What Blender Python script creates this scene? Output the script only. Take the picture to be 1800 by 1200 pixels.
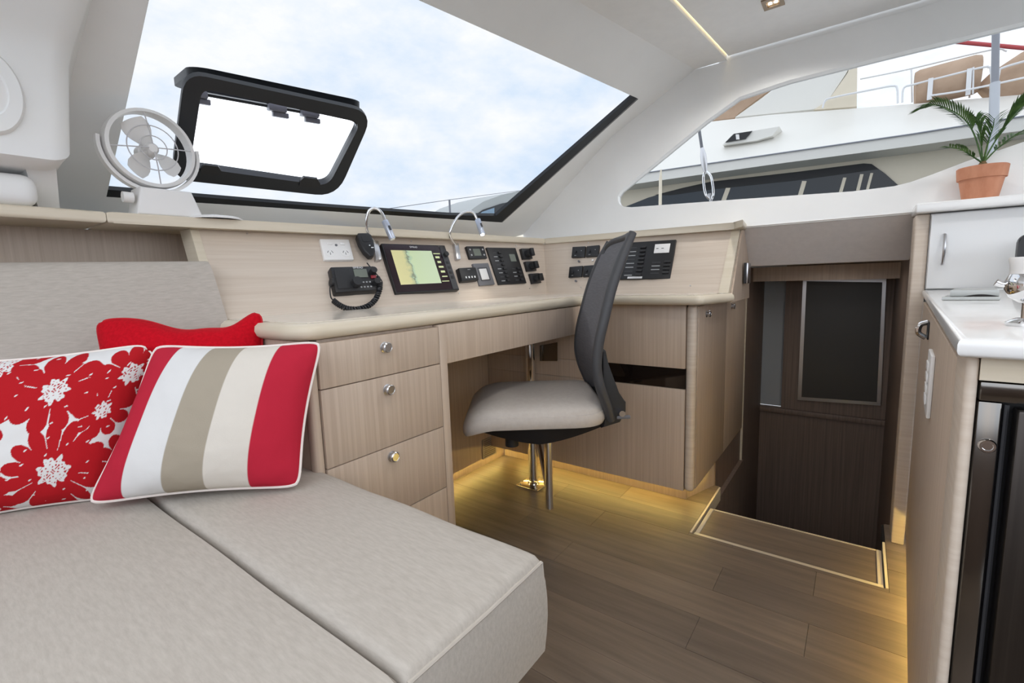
import bpy, bmesh, math, random
from mathutils import Vector, Matrix
random.seed(7)
for o in list(bpy.data.objects): bpy.data.objects.remove(o, do_unlink=True)
SC = bpy.context.scene
COL = SC.collection
V = Vector
# ---------------------------------------------------------------- camera
YAW, PITCH, ROLL, FPX, CAMH = .64123, .13041, .033246, 822.6, .81
fw = V((-math.sin(YAW)*math.cos(PITCH), math.cos(YAW)*math.cos(PITCH), -math.sin(PITCH)))
r0 = V((math.cos(YAW), math.sin(YAW), 0)); d0 = fw.cross(r0)
RT = r0*math.cos(ROLL) + d0*math.sin(ROLL); DN = -r0*math.sin(ROLL) + d0*math.cos(ROLL)
CP = V((0, 0, CAMH))
cd = bpy.data.cameras.new('camera'); cam = bpy.data.objects.new('camera', cd); COL.objects.link(cam)
cd.sensor_width = 36; cd.lens = FPX/1800*36; cd.clip_start = .02; cd.clip_end = 400
up_ = -DN; bk = -fw
cam.matrix_world = Matrix(((RT.x, up_.x, bk.x, CP.x), (RT.y, up_.y, bk.y, CP.y), (RT.z, up_.z, bk.z, CP.z), (0, 0, 0, 1)))
SC.camera = cam
SC.view_settings.view_transform = 'Standard'; SC.view_settings.look = 'None'
SC.view_settings.gamma = 1; SC.view_settings.use_curve_mapping = False
SC.view_settings.exposure = 0.0
# ---------------------------------------------------------------- sky (bright thin overcast)
SKY = 2.6
w = bpy.data.worlds.new('world'); SC.world = w; w.use_nodes = True
nt = w.node_tree; nt.nodes.clear()
tc = nt.nodes.new('ShaderNodeTexCoord'); mp = nt.nodes.new('ShaderNodeMapping'); mp.inputs['Scale'].default_value = (1.2, 1.2, 2.4)
n1 = nt.nodes.new('ShaderNodeTexNoise'); n1.inputs['Scale'].default_value = 3.2; n1.inputs['Detail'].default_value = 9; n1.inputs['Roughness'].default_value = .62
cr = nt.nodes.new('ShaderNodeValToRGB'); cr.color_ramp.elements[0].position = .34; cr.color_ramp.elements[1].position = .62
cr.color_ramp.elements[0].color = (.66, .79, .96, 1); cr.color_ramp.elements[1].color = (.98, .985, 1, 1)
bg = nt.nodes.new('ShaderNodeBackground'); bg.inputs['Strength'].default_value = SKY
wo = nt.nodes.new('ShaderNodeOutputWorld')
L = nt.links.new
L(tc.outputs['Generated'], mp.inputs['Vector']); L(mp.outputs[0], n1.inputs['Vector']); L(n1.outputs['Fac'], cr.inputs[0]); L(cr.outputs[0], bg.inputs[0]); L(bg.outputs[0], wo.inputs[0])
# ---------------------------------------------------------------- pixel -> place helpers (calibrated camera, real planes)
def ray(px, py): return RT*((px-900)/FPX) + DN*((py-600)/FPX) + fw
def PZ(px, py, z): d = ray(px, py); return CP + d*((z-CAMH)/d.z)
def PX(px, py, x): d = ray(px, py); return CP + d*(x/d.x)
def PY(px, py, y): d = ray(px, py); return CP + d*(y/d.y)
def PN(px, py, p0, n): d = ray(px, py); return CP + d*((V(p0)-CP).dot(n)/d.dot(n))
# ---------------------------------------------------------------- materials
MATS = {}
def mat(name, col, rough=.5, metal=0, spec=.5, emit=None, estr=0, coat=0):
    m = bpy.data.materials.new(name); m.use_nodes = True
    b = m.node_tree.nodes['Principled BSDF']
    b.inputs['Base Color'].default_value = (*col, 1); b.inputs['Roughness'].default_value = rough
    b.inputs['Metallic'].default_value = metal; b.inputs['Specular IOR Level'].default_value = spec
    b.inputs['Coat Weight'].default_value = coat
    if emit: b.inputs['Emission Color'].default_value = (*emit, 1); b.inputs['Emission Strength'].default_value = estr
    MATS[name] = m; return m
def nodes(m): return m.node_tree.nodes, m.node_tree.links.new, m.node_tree.nodes['Principled BSDF']
def grain(name, c1, c2, scale, rough=.45, detail=4, bump=.02, coat=0, spec=.4, lo=.35, hi=.65):
    """streaky veneer / weave: noise stretched by 'scale' (x,y,z)"""
    m = mat(name, c1, rough, spec=spec, coat=coat); N, K, b = nodes(m)
    t = N.new('ShaderNodeTexCoord'); mpn = N.new('ShaderNodeMapping'); mpn.inputs['Scale'].default_value = scale
    nz = N.new('ShaderNodeTexNoise'); nz.inputs['Scale'].default_value = 1; nz.inputs['Detail'].default_value = detail; nz.inputs['Roughness'].default_value = .6
    rp = N.new('ShaderNodeValToRGB'); rp.color_ramp.elements[0].position = lo; rp.color_ramp.elements[1].position = hi
    rp.color_ramp.elements[0].color = (*c2, 1); rp.color_ramp.elements[1].color = (*c1, 1)
    K(t.outputs['Object'], mpn.inputs[0]); K(mpn.outputs[0], nz.inputs['Vector']); K(nz.outputs['Fac'], rp.inputs[0]); K(rp.outputs[0], b.inputs['Base Color'])
    if bump:
        bp = N.new('ShaderNodeBump'); bp.inputs['Strength'].default_value = bump; bp.inputs['Distance'].default_value = .01
        K(nz.outputs['Fac'], bp.inputs['Height']); K(bp.outputs[0], b.inputs['Normal'])
    return m
def lin(r, g, b):
    f = lambda c: (c/255/12.92) if c <= 10 else ((c/255+.055)/1.055)**2.4
    return (f(r), f(g), f(b))
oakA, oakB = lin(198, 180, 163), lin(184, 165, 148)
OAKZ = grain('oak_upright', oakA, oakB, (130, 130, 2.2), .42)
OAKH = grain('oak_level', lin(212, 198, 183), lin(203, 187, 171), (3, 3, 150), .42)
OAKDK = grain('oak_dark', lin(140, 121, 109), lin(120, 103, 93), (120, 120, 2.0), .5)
CREAM = grain('cream_edge', lin(219, 208, 189), lin(211, 199, 178), (4, 4, 90), .33)
DESKTOP = grain('desk_laminate', lin(232, 224, 212), lin(222, 212, 198), (90, 4, 60), .22, coat=.25)
WHITE = grain('white_gelcoat', lin(242, 242, 241), lin(239, 239, 238), (6, 6, 6), .45, bump=0)
LINER = grain('headliner_vinyl', lin(243, 243, 243), lin(240, 240, 240), (30, 30, 30), .6, bump=.03)
PAD = grain('grey_vinyl_pad', lin(226, 220, 216), lin(221, 215, 211), (60, 60, 60), .6)
COUNTER = grain('white_solid_surface', lin(244, 243, 242), lin(238, 238, 237), (12, 12, 12), .18, bump=0, coat=.3)
GLOSSW = mat('white_gloss_door', lin(232, 232, 232), .22, coat=.2)
PLASTW = mat('white_plastic', lin(236, 234, 232), .35)
BLACK = mat('black_plastic', (.012, .012, .014), .4)
BLACKM = mat('black_matte', (.02, .02, .022), .6)
DGREY = mat('dark_grey_plastic', (.05, .05, .055), .5)
MGREY = mat('mid_grey_plastic', (.15, .15, .165), .45)
GSKT = mat('black_gasket', (.012, .014, .018), .45)
CHROME = mat('chrome', (.82, .82, .83), .08, 1)
STEEL = mat('satin_steel', (.62, .62, .64), .28, 1)
DSTEEL = grain('brushed_dark_steel', (.085, .074, .068), (.068, .060, .055), (300, 300, 3), .36, bump=.01); DSTEEL.node_tree.nodes['Principled BSDF'].inputs['Metallic'].default_value = 1
MIRST = mat('polished_steel', (.20, .185, .17), .14, 1)
BGLASS = mat('black_glass', (.012, .008, .007), .05, spec=.9)
LEATH = grain('taupe_leather', lin(196, 188, 180), lin(190, 181, 173), (80, 80, 80), .5, bump=.03)
MESHF = grain('grey_mesh_fabric', lin(110, 109, 113), lin(97, 96, 100), (25, 25, 420), .75, bump=.05)
RUBD = mat('grey_frame_plastic', (.055, .055, .06), .5)
FAB = grain('linen_upholstery', lin(190, 183, 174), lin(173, 165, 156), (55, 260, 160), .9, detail=6, bump=.06, spec=.15, lo=.25, hi=.75)
FABB = grain('linen_back', lin(188, 180, 171), lin(170, 162, 153), (160, 24, 320), .9, detail=6, bump=.06, spec=.15, lo=.25, hi=.75)
STITCH = mat('seam_thread', lin(190, 182, 172), .9, spec=.1)
FABRED = grain('red_cotton', lin(196, 8, 30), lin(178, 4, 24), (200, 200, 200), .85, bump=.05, spec=.15)
PIPE = mat('white_piping', lin(232, 222, 216), .8, spec=.2)
TERRA = grain('terracotta', lin(204, 144, 114), lin(190, 128, 98), (40, 40, 14), .8)
SOIL = mat('soil', (.05, .035, .025), .9)
FROND = grain('palm_green', lin(88, 122, 58), lin(52, 86, 40), (60, 60, 60), .5)
STEMC = mat('palm_stalk', lin(120, 96, 60), .6)
LEDW = mat('warm_led', (1, .8, .4), .5, emit=(1, .77, .22), estr=28)
LEDC = mat('cove_led', (1, .85, .5), .5, emit=(1, .80, .42), estr=2.2)
LEDL = mat('lamp_led', (1, 1, 1), .4, emit=(1, .97, .9), estr=40)
YW = mat('yacht_white', lin(230, 228, 222), .4)
YCR = mat('yacht_cream', lin(226, 216, 196), .5)
YTAN = grain('tan_canvas', lin(190, 164, 142), lin(176, 150, 128), (6, 6, 6), .9)
YWIN = mat('yacht_window', (.012, .018, .026), .1, spec=.55)
MAST = mat('grey_spar', lin(150, 152, 160), .4)
REDR = mat('red_spar', lin(190, 80, 84), .5)
WATER = mat('harbour_water', (.05, .08, .09), .15)
MARK = mat('printed_mark', lin(170, 172, 174), .6)
MARKW = mat('printed_white', lin(225, 226, 228), .6)
LCD = mat('lcd_olive', lin(112, 118, 108), .3)
DARKN = mat('dark_recess', (.015, .013, .012), .8)
def glassmat(name, tint, refl=.06):
    m = bpy.data.materials.new(name); m.use_nodes = True; n = m.node_tree.nodes; n.clear(); k = m.node_tree.links.new
    tr = n.new('ShaderNodeBsdfTransparent'); tr.inputs[0].default_value = (*tint, 1)
    gl = n.new('ShaderNodeBsdfGlossy'); gl.inputs['Roughness'].default_value = .01
    lw = n.new('ShaderNodeLayerWeight'); lw.inputs['Blend'].default_value = .5
    pw_ = n.new('ShaderNodeMath'); pw_.operation = 'POWER'; pw_.inputs[1].default_value = 5; k(lw.outputs['Facing'], pw_.inputs[0])
    sc_ = n.new('ShaderNodeMath'); sc_.operation = 'MULTIPLY_ADD'; sc_.inputs[1].default_value = .30; sc_.inputs[2].default_value = 0; k(pw_.outputs[0], sc_.inputs[0])
    mx = n.new('ShaderNodeMixShader'); o = n.new('ShaderNodeOutputMaterial')
    k(sc_.outputs[0], mx.inputs[0]); k(tr.outputs[0], mx.inputs[1]); k(gl.outputs[0], mx.inputs[2]); k(mx.outputs[0], o.inputs[0])
    return m
GLASSF = glassmat('tinted_windscreen', (.62, .624, .628))
GLASSS = glassmat('side_window_glass', (.72, .72, .718))
ACRYL = glassmat('hatch_acrylic', (.72, .72, .75))
# ---------------------------------------------------------------- mesh helpers
def finish(bm, ang=38):
    bmesh.ops.recalc_face_normals(bm, faces=bm.faces[:])
    for f in bm.faces: f.smooth = True
    for e in bm.edges:
        if len(e.link_faces) != 2 or e.calc_face_angle(0) > math.radians(ang): e.smooth = False
def obj(name, bm, m, parent=None, kind=None, label=None, cat=None, group=None, recalc=True):
    if recalc: finish(bm)
    me = bpy.data.meshes.new(name); bm.to_mesh(me); bm.free()
    return link(name, me, m, parent, kind, label, cat, group)
def link(name, me, m, parent=None, kind=None, label=None, cat=None, group=None):
    if m is not None and not me.materials: me.materials.append(m)
    o = bpy.data.objects.new(name, me); COL.objects.link(o)
    if parent:
        o.parent = parent
        if parent.type == 'EMPTY': o.location = -parent.location
    if kind: o['kind'] = kind
    if label: o['label'] = label
    if cat: o['category'] = cat
    if group: o['group'] = group
    return o
def thing(name, label, cat, loc, group=None, kind=None):
    o = bpy.data.objects.new(name, None); COL.objects.link(o); o.location = loc; o.empty_display_size = .05
    o['label'] = label; o['category'] = cat
    if group: o['group'] = group
    if kind: o['kind'] = kind
    return o
def struct(name, label, loc=(0, 0, 0)):
    o = bpy.data.objects.new(name, None); COL.objects.link(o); o.location = loc; o['kind'] = 'structure'
    if label: o['label'] = label
    return o
class Fr:
    """local frame: u right, v up, n out of the surface"""
    def __init__(s, o, u=(1, 0, 0), v=(0, 0, 1), n=None):
        s.o = V(o); s.u = V(u).normalized(); s.v = V(v).normalized()
        s.n = V(n).normalized() if n is not None else s.u.cross(s.v).normalized()
    def __call__(s, a, b, c=0): return s.o + s.u*a + s.v*b + s.n*c
    def at(s, a, b, c=0): return Fr(s(a, b, c), s.u, s.v, s.n)
ID = Fr((0, 0, 0), (1, 0, 0), (0, 1, 0), (0, 0, 1))
def hexa(bm, p):
    v = [bm.verts.new(q) for q in p]
    fs = [bm.faces.new([v[i] for i in f]) for f in ((0, 3, 2, 1), (4, 5, 6, 7), (0, 1, 5, 4), (1, 2, 6, 5), (2, 3, 7, 6), (3, 0, 4, 7))]
    return v, fs
def bevel(bm, vs, r, seg=2):
    es = {e for v in vs for e in v.link_edges}
    bmesh.ops.bevel(bm, geom=list(es), offset=r, segments=seg, profile=.5, affect='EDGES', clamp_overlap=True)
def box(bm, a, b, fr=ID, bev=0, seg=2):
    x0, y0, z0 = a; x1, y1, z1 = b
    v, f = hexa(bm, [fr(x0, y0, z0), fr(x1, y0, z0), fr(x1, y1, z0), fr(x0, y1, z0), fr(x0, y0, z1), fr(x1, y0, z1), fr(x1, y1, z1), fr(x0, y1, z1)])
    if bev: bevel(bm, v, bev, seg)
    return bm
def B(a, b, fr=ID, bev=0, seg=2): return box(bmesh.new(), a, b, fr, bev, seg)
def prism(bm, pts, n0, n1, fr=ID, bev=0, seg=2):
    """2-D outline (u,v) extruded along n"""
    lo = [bm.verts.new(fr(u, v, n0)) for u, v in pts]; hi = [bm.verts.new(fr(u, v, n1)) for u, v in pts]; k = len(pts)
    bm.faces.new(lo[::-1]); bm.faces.new(hi)
    for i in range(k): bm.faces.new((lo[i], lo[(i+1) % k], hi[(i+1) % k], hi[i]))
    if bev:
        es = [e for v in lo+hi for e in v.link_edges if (e.other_vert(v) in lo) == (v in lo)]
        bmesh.ops.bevel(bm, geom=list(set(es)), offset=bev, segments=seg, profile=.5, affect='EDGES', clamp_overlap=True)
    return bm
def loft(bm, A, Bp, close=True):
    """bridge two point loops; cap both"""
    a = [bm.verts.new(p) for p in A]; b = [bm.verts.new(p) for p in Bp]; k = len(a)
    for i in range(k if close else k-1): bm.faces.new((a[i], a[(i+1) % k], b[(i+1) % k], b[i]))
    if close: bm.faces.new(a[::-1]); bm.faces.new(b)
    return bm
def rrect(w, h, r, k=4, cx=0, cy=0):
    pts = []
    for sx, sy, a0 in ((1, 1, 0), (-1, 1, 90), (-1, -1, 180), (1, -1, 270)):
        for i in range(k+1):
            a = math.radians(a0+90*i/k); pts.append((cx+sx*(w/2-r)+r*math.cos(a), cy+sy*(h/2-r)+r*math.sin(a)))
    return pts
def tube(bm, path, r, k=8, caps=True):
    path = [V(p) for p in path]; rs = r if isinstance(r, (list, tuple)) else [r]*len(path)
    t0 = (path[1]-path[0]).normalized(); ref = V((0, 0, 1)) if abs(t0.z) < .9 else V((1, 0, 0))
    a = t0.cross(ref).normalized(); rings = []
    for i, p in enumerate(path):
        t = (path[min(i+1, len(path)-1)]-path[max(i-1, 0)]).normalized()
        a = (a - t*a.dot(t)).normalized(); b = t.cross(a)
        rings.append([bm.verts.new(p + (a*math.cos(2*math.pi*j/k)+b*math.sin(2*math.pi*j/k))*rs[i]) for j in range(k)])
    for i in range(len(rings)-1):
        for j in range(k): bm.faces.new((rings[i][j], rings[i][(j+1) % k], rings[i+1][(j+1) % k], rings[i+1][j]))
    if caps: bm.faces.new(rings[0][::-1]); bm.faces.new(rings[-1])
    return bm
def loop_tube(bm, path, r, k=6):
    path = [V(p) for p in path]; n = len(path); rings = []; a = None
    for i, p in enumerate(path):
        t = (path[(i+1) % n]-path[i-1]).normalized()
        if a is None: a = t.cross(V((.3, .5, .8))).normalized()
        a = (a - t*a.dot(t)).normalized(); b = t.cross(a)
        rings.append([bm.verts.new(p + (a*math.cos(2*math.pi*j/k)+b*math.sin(2*math.pi*j/k))*r) for j in range(k)])
    # match the seam
    best = min(range(k), key=lambda s: sum((rings[-1][j].co-rings[0][(j+s) % k].co).length for j in range(k)))
    for i in range(n):
        A = rings[i]; Bq = rings[(i+1) % n] if i < n-1 else [rings[0][(j+best) % k] for j in range(k)]
        for j in range(k): bm.faces.new((A[j], A[(j+1) % k], Bq[(j+1) % k], Bq[j]))
    return bm
def lathe(bm, prof, fr=ID, k=24):
    """profile (radius, height along n)"""
    rings = []
    for r, h in prof:
        if r < 1e-6: rings.append([bm.verts.new(fr(0, 0, h))])
        else: rings.append([bm.verts.new(fr(r*math.cos(2*math.pi*j/k), r*math.sin(2*math.pi*j/k), h)) for j in range(k)])
    for A, Bq in zip(rings, rings[1:]):
        for j in range(k):
            q = [A[j % len(A)], A[(j+1) % len(A)], Bq[(j+1) % len(Bq)], Bq[j % len(Bq)]]
            u = []
            for x in q:
                if x not in u: u.append(x)
            if len(u) > 2: bm.faces.new(u)
    return bm
def cyl(bm, fr, r, h0, h1, k=16, r2=None):
    return lathe(bm, [(0, h0), (r, h0), (r if r2 is None else r2, h1), (0, h1)], fr, k)
def smooth_path(pts, n=8):
    pts = [V(p) for p in pts]; out = []; P = [pts[0]*2-pts[1]] + pts + [pts[-1]*2-pts[-2]]
    for i in range(1, len(P)-2):
        for j in range(n):
            t = j/n; a, b, c, d = P[i-1], P[i], P[i+1], P[i+2]
            out.append(.5*((2*b)+(c-a)*t+(2*a-5*b+4*c-d)*t*t+(3*b-a-3*c+d)*t**3))
    out.append(pts[-1]); return out
def hole_slab(outer, inner, nrm, th):
    """plate with a hole: outer and inner loops of 3-D points, thickness th along nrm"""
    bm = bmesh.new(); nrm = V(nrm).normalized()
    def loop(pts):
        vs = [bm.verts.new(p) for p in pts]
        return [bm.edges.new((vs[i], vs[(i+1) % len(vs)])) for i in range(len(vs))]
    es = loop(outer)
    for h in inner: es += loop(h)
    r = bmesh.ops.triangle_fill(bm, use_beauty=True, use_dissolve=False, edges=es)
    fs = [f for f in bm.faces]
    ex = bmesh.ops.extrude_face_region(bm, geom=fs)
    bmesh.ops.translate(bm, verts=[g for g in ex['geom'] if isinstance(g, bmesh.types.BMVert)], vec=nrm*th)
    return bm
def slab(pts, nrm, th): return hole_slab(pts, [], nrm, th)
def copy_tree(o, loc, label=None, group=None):
    c = o.copy(); COL.objects.link(c); c.location = loc
    if label: c['label'] = label
    for ch in list(o.children):
        k = ch.copy(); COL.objects.link(k); k.parent = c
        for g in list(ch.children):
            q = g.copy(); COL.objects.link(q); q.parent = k
    return c
def text_mesh(s, size, fr, depth=.0004):
    cu = bpy.data.curves.new('lettering', 'FONT'); cu.body = s; cu.size = size; cu.align_x = 'CENTER'; cu.align_y = 'CENTER'; cu.extrude = depth/2
    t = bpy.data.objects.new('lettering', cu); COL.objects.link(t)
    dg = bpy.context.evaluated_depsgraph_get(); me = bpy.data.meshes.new_from_object(t.evaluated_get(dg))
    bpy.data.objects.remove(t, do_unlink=True)
    for v in me.vertices: v.co = fr(*v.co)
    me.materials.clear(); return me
class Patch:
    """bilinear surface p00(left,low) p10(right,low) p01(left,high) p11(right,high)"""
    def __init__(s, p00, p10, p01, p11): s.p = [V(q) for q in (p00, p10, p01, p11)]
    def __call__(s, a, b): p = s.p; return (p[0]*(1-a)+p[1]*a)*(1-b)+(p[2]*(1-a)+p[3]*a)*b
    def hit(s, px, py):
        d = ray(px, py); p = s.p; a = b = .5
        for _ in range(25):
            f = s(a, b); du = (p[1]-p[0])*(1-b)+(p[3]-p[2])*b; dv = (p[2]-p[0])*(1-a)+(p[3]-p[1])*a
            M = Matrix((du, dv, -d)).transposed(); q = M.inverted() @ (CP-f); a += q[0]; b += q[1]
        return s(a, b)
    def frame(s, tl, tr, bl, br):
        """frame at the middle of a device given by its four photo corners, with its width and height"""
        P = [s.hit(*q) for q in (tl, tr, bl, br)]; o = sum(P, V((0, 0, 0)))/4
        u = ((P[1]-P[0])+(P[3]-P[2])).normalized(); v = (P[0]-P[2])+(P[1]-P[3]); v = v.normalized(); n_ = u.cross(v).normalized(); o = o+n_*.004
        return Fr(o, u, v, n_), ((P[1]-P[0]).length+(P[3]-P[2]).length)/2, ((P[0]-P[2]).length+(P[1]-P[3]).length)/2
    def mesh(s, bm, th, nrm, k=8):
        A = []
        for t in (0, 1):
            A.append([[bm.verts.new(s(i/k, j) + V(nrm)*(-th*t)) for i in range(k+1)] for j in (0, 1)])
        for t in (0, 1):
            for i in range(k): bm.faces.new((A[t][0][i], A[t][0][i+1], A[t][1][i+1], A[t][1][i]))
        for j in (0, 1):
            for i in range(k): bm.faces.new((A[0][j][i], A[0][j][i+1], A[1][j][i+1], A[1][j][i]))
        for i in (0, k): bm.faces.new((A[0][0][i], A[0][1][i], A[1][1][i], A[1][0][i]))
        return bm
# ================================================================ THE SETTING
PLK = []
for i, (c1, c2) in enumerate((((134, 119, 104), (108, 95, 83)), ((126, 112, 99), (102, 90, 79)), ((140, 124, 108), (114, 100, 87)))):
    PLK.append(grain('floor_plank_%d' % i, lin(*c1), lin(*c2), (3.5, 45, 10), .42, detail=8, bump=.03, lo=.28, hi=.72))
fl = struct('floor', 'grey-brown wood plank floor of the saloon', (-.4, 1.0, 0))
obj('subfloor', B((-1.42, -1.3, -.05), (.9, 1.44, -.004)), DARKN, fl)
bm = B((-1.42, 1.44, -.05), (-.392, 1.83, -.004)); box(bm, (.092, 1.44, -.05), (.9, 1.82, -.004)); obj('subfloor', bm, DARKN, fl)
pw = .1165; y0 = .954 - pw*19
for r in range(27):
    ya = y0+pw*r; yb = ya+pw
    if yb < -1.3: continue
    offs = -.268 if r % 2 == 1 else -.057
    xs = sorted({max(-1.42, min(.9, offs+.62*k)) for k in range(-3, 4)})
    for xa, xb in zip(xs, xs[1:]):
        rects = [(xa, xb, ya, yb)]
        if yb > 1.436: rects = [(xa, min(xb, -.397), ya, min(yb, 1.83)), (max(xa, .097), xb, ya, min(yb, 1.82)), (max(xa, -.397), min(xb, .097), ya, 1.4355)]
        for ra, rb, rc, rd in rects:
            if rb-ra < .004 or rd-rc < .004: continue
            obj('plank', B((ra+.0004, rc+.0004, -.004), (rb-.0004, rd-.0004, random.uniform(-.0003, .0002))), random.choice(PLK), fl)
# floor lining edges beside the step and the step tread with its cream nosings
bm = B((-.396, 1.438, -.05), (-.390, 1.82, .001)); obj('trim_1', bm, CREAM, kind='structure')
bm = B((.090, 1.438, -.05), (.096, 1.69, .001)); obj('trim_2', bm, CREAM, kind='structure')
st = thing('stair_tread', 'top stair tread of grey-brown planks edged with cream nosing', 'stair tread', (-.15, 1.54, -.03))
obj('tread_board', B((-.372, 1.453, -.030), (.074, 1.640, -.008)), PLK[0], st)
obj('nosing', B((-.385, 1.436, -.030), (.087, 1.4525, -.002), bev=.002), CREAM, st)
obj('nosing', B((-.385, 1.453, -.030), (-.3725, 1.646, -.005), bev=.002), CREAM, st)
obj('nosing', B((.0745, 1.453, -.030), (.087, 1.646, -.005), bev=.002), CREAM, st)
obj('nosing', B((-.372, 1.6405, -.030), (.074, 1.646, -.006)), CREAM, st)
# stairwell down into the hull
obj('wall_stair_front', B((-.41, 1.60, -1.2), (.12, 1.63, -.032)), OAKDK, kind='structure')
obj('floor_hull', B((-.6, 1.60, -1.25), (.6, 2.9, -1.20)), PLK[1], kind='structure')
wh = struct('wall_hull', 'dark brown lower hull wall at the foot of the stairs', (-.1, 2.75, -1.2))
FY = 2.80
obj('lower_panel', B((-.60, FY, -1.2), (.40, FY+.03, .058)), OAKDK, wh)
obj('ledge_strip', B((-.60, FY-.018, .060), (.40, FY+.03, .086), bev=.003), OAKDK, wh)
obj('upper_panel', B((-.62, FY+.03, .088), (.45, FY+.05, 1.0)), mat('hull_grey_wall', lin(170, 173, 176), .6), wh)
p1, p2 = PY(1400, 500, FY).x, PY(1578, 490, FY).x
obj('frame_board', B((p1-.045, FY-.008, .088), (p2+.05, FY+.028, .97)), OAKDK, wh)
q = [PY(*c, FY-.012) for c in ((1412, 488), (1558, 490), (1548, 712), (1402, 702))]
dk = obj('mirror_frame', slab(q, (0, -1, 0), .010), STEEL, wh)
q2 = [PY(*c, FY-.024) for c in ((1418, 494), (1551, 496), (1541, 706), (1409, 697))]
obj('dark_panel', slab(q2, (0, -1, 0), .006), mat('smoked_mirror', (.06, .055, .05), .4), wh)
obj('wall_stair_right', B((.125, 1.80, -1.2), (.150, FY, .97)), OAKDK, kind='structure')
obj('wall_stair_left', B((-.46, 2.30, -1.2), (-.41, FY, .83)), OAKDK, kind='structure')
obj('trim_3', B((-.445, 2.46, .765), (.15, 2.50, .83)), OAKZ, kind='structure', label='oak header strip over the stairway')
obj('deck_cockpit_bounce', B((-3.0, -6.0, -.10), (4.0, -1.31, -.06)), WHITE, kind='structure', label='unseen white cockpit sole added to bounce skylight inside')  # unseen white deck added to bounce skylight up onto the ceiling
obj('wall_aft_blocker', B((-1.7, -1.36, -.05), (1.9, -1.32, .82)), OAKDK, kind='structure', label='unseen low dark aft bulkhead added to block light')  # unseen wall added, kept low so only floor and fridge darken
obj('wall_right_blocker', B((1.6, -1.32, -.05), (1.64, 1.85, .82)), OAKDK, kind='structure', label='unseen low dark side bulkhead added to block light')  # unseen, added with the aft wall to cut light low down
obj('deck_side', B((-2.4, 1.95, .88), (2.2, 2.85, .93)), WHITE, kind='structure', label='white side deck outside the cabin')
obj('deck_fore_bounce', B((-5.2, -1.5, .86), (-1.78, 2.85, .91)), WHITE, kind='structure', label='unseen white foredeck added to bounce light, holding a stanchion')  # added out of view to bounce light onto ceiling; also carries the stanchion
# ---- windscreen plane W, side wall plane S, ceiling z=1.55
W0 = PZ(190, 345, 1.05); WB = PZ(880, 390, 1.05)
WN = (WB-W0).cross(V((-.55, 1.75, 1.55))-W0).normalized()          # points into the cabin
WO = -WN
def PW(px, py, off=0): return PN(px, py, W0+WN*off, WN)
S0 = V((0, 1.79, .962)); SN = V((1, 0, 0)).cross(V((0, .09, .588))).normalized()   # points into the cabin (-y)
if SN.y > 0: SN = -SN
def PS(px, py, off=0): return PN(px, py, S0+SN*off, SN)
CZ = 1.55
foldT = PS(1222, 122); foldM = PS(1075, 240)*.5+PW(1075, 240)*.5; foldB = PS(920, 412)
pane_px = [(187, 346), (882, 391), (1121, 173), (928, 86), (735, 0), (450, -128), (290, -128), (262, 0)]
def rpoly(pts, r, n=6):
    k = len(pts); out = []
    for i in range(k):
        p0, p1, p2 = V((*pts[i-1], 0)), V((*pts[i], 0)), V((*pts[(i+1) % k], 0)); a, c = p1+(p0-p1).normalized()*r, p1+(p2-p1).normalized()*r
        for q in range(n+1): t = q/n; v = a*(1-t)**2+p1*2*t*(1-t)+c*t*t; out.append((v.x, v.y))
    return out
hout = rpoly([(325, 127), (657, 198), (592, 346), (301, 315)], 38)
hin = rpoly([(353, 154), (635, 215), (577, 327), (332, 293)], 20)
hatch_o = rpoly([(331, 133), (650, 201), (588, 341), (306, 311)], 34)
def wz(p, z):   # slide a point of W straight down/up the plane to height z
    d = (V((0, 0, 1))-WN*WN.z).normalized(); return p + d*((z-p.z)/d.z)
e1 = (WB-W0)
outer = [wz(W0+e1*-1.1, .965), wz(W0+e1*0, .965), wz(WB, .965), foldB, foldM, foldT, PW(1020, 5), PW(700, -180), wz(W0+e1*-1.1, 1.55)]
obj('wall_front', hole_slab(outer, [[PW(*p) for p in pane_px]], WO, .03), WHITE, kind='structure', label='white moulded surround of the sloping front window')
# glass with the hatch opening cut out
win = struct('window_1', 'large raked tinted front window', PW(600, 250))
pane_o = [PW(*p, -.012) for p in pane_px]
obj('pane', hole_slab(pane_o, [[PW(*p, -.012) for p in hatch_o]], WO, .005), GLASSF, win)
def strip(pts_a, pts_b, th, off): 
    bm = bmesh.new(); A = [PW(*p, off) for p in pts_a]; Bq = [PW(*p, off) for p in pts_b]
    return slab(A+Bq[::-1], WO, th)
obj('black_border', strip([(186, 349), (540, 375), (790, 389), (860, 391), (883, 391)], [(187, 333), (540, 361), (790, 378), (858, 379), (872, 379)], .014, -.0005), GSKT, win)
obj('black_border', strip([(883, 391), (1122, 174)], [(872, 379), (1112, 170)], .014, -.0003), GSKT, win)
# side wall with its long window
swin = [(1086, 352), (1086, 344), (1092, 335), (1240, 213), (1300, 170), (1390, 140), (1560, 97), (1800, 38), (1960, 0), (1960, 205), (1800, 249), (1700, 283), (1640, 306), (1600, 320), (1572, 327), (1500, 336), (1300, 350), (1110, 364), (1097, 363), (1089, 359)]
so = [foldB, V((-1.257, 1.79, .960)), V((1.6, 1.79, .960)), V((1.6, 1.88, CZ)), foldT, foldM]
so = [p - SN*((p-S0).dot(SN)) for p in so]; so[0] = foldB; so[4] = foldT; so[5] = foldM
obj('wall_side', hole_slab(so, [[PS(*p) for p in swin]], -SN, .03), WHITE, kind='structure', label='white cabin side around the long side window')
w2 = struct('window_2', 'long tapering side window facing the next yacht', PS(1350, 300))
obj('pane', slab([PS(*p, -.02) for p in swin], -SN, .005), GLASSS, w2)
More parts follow.
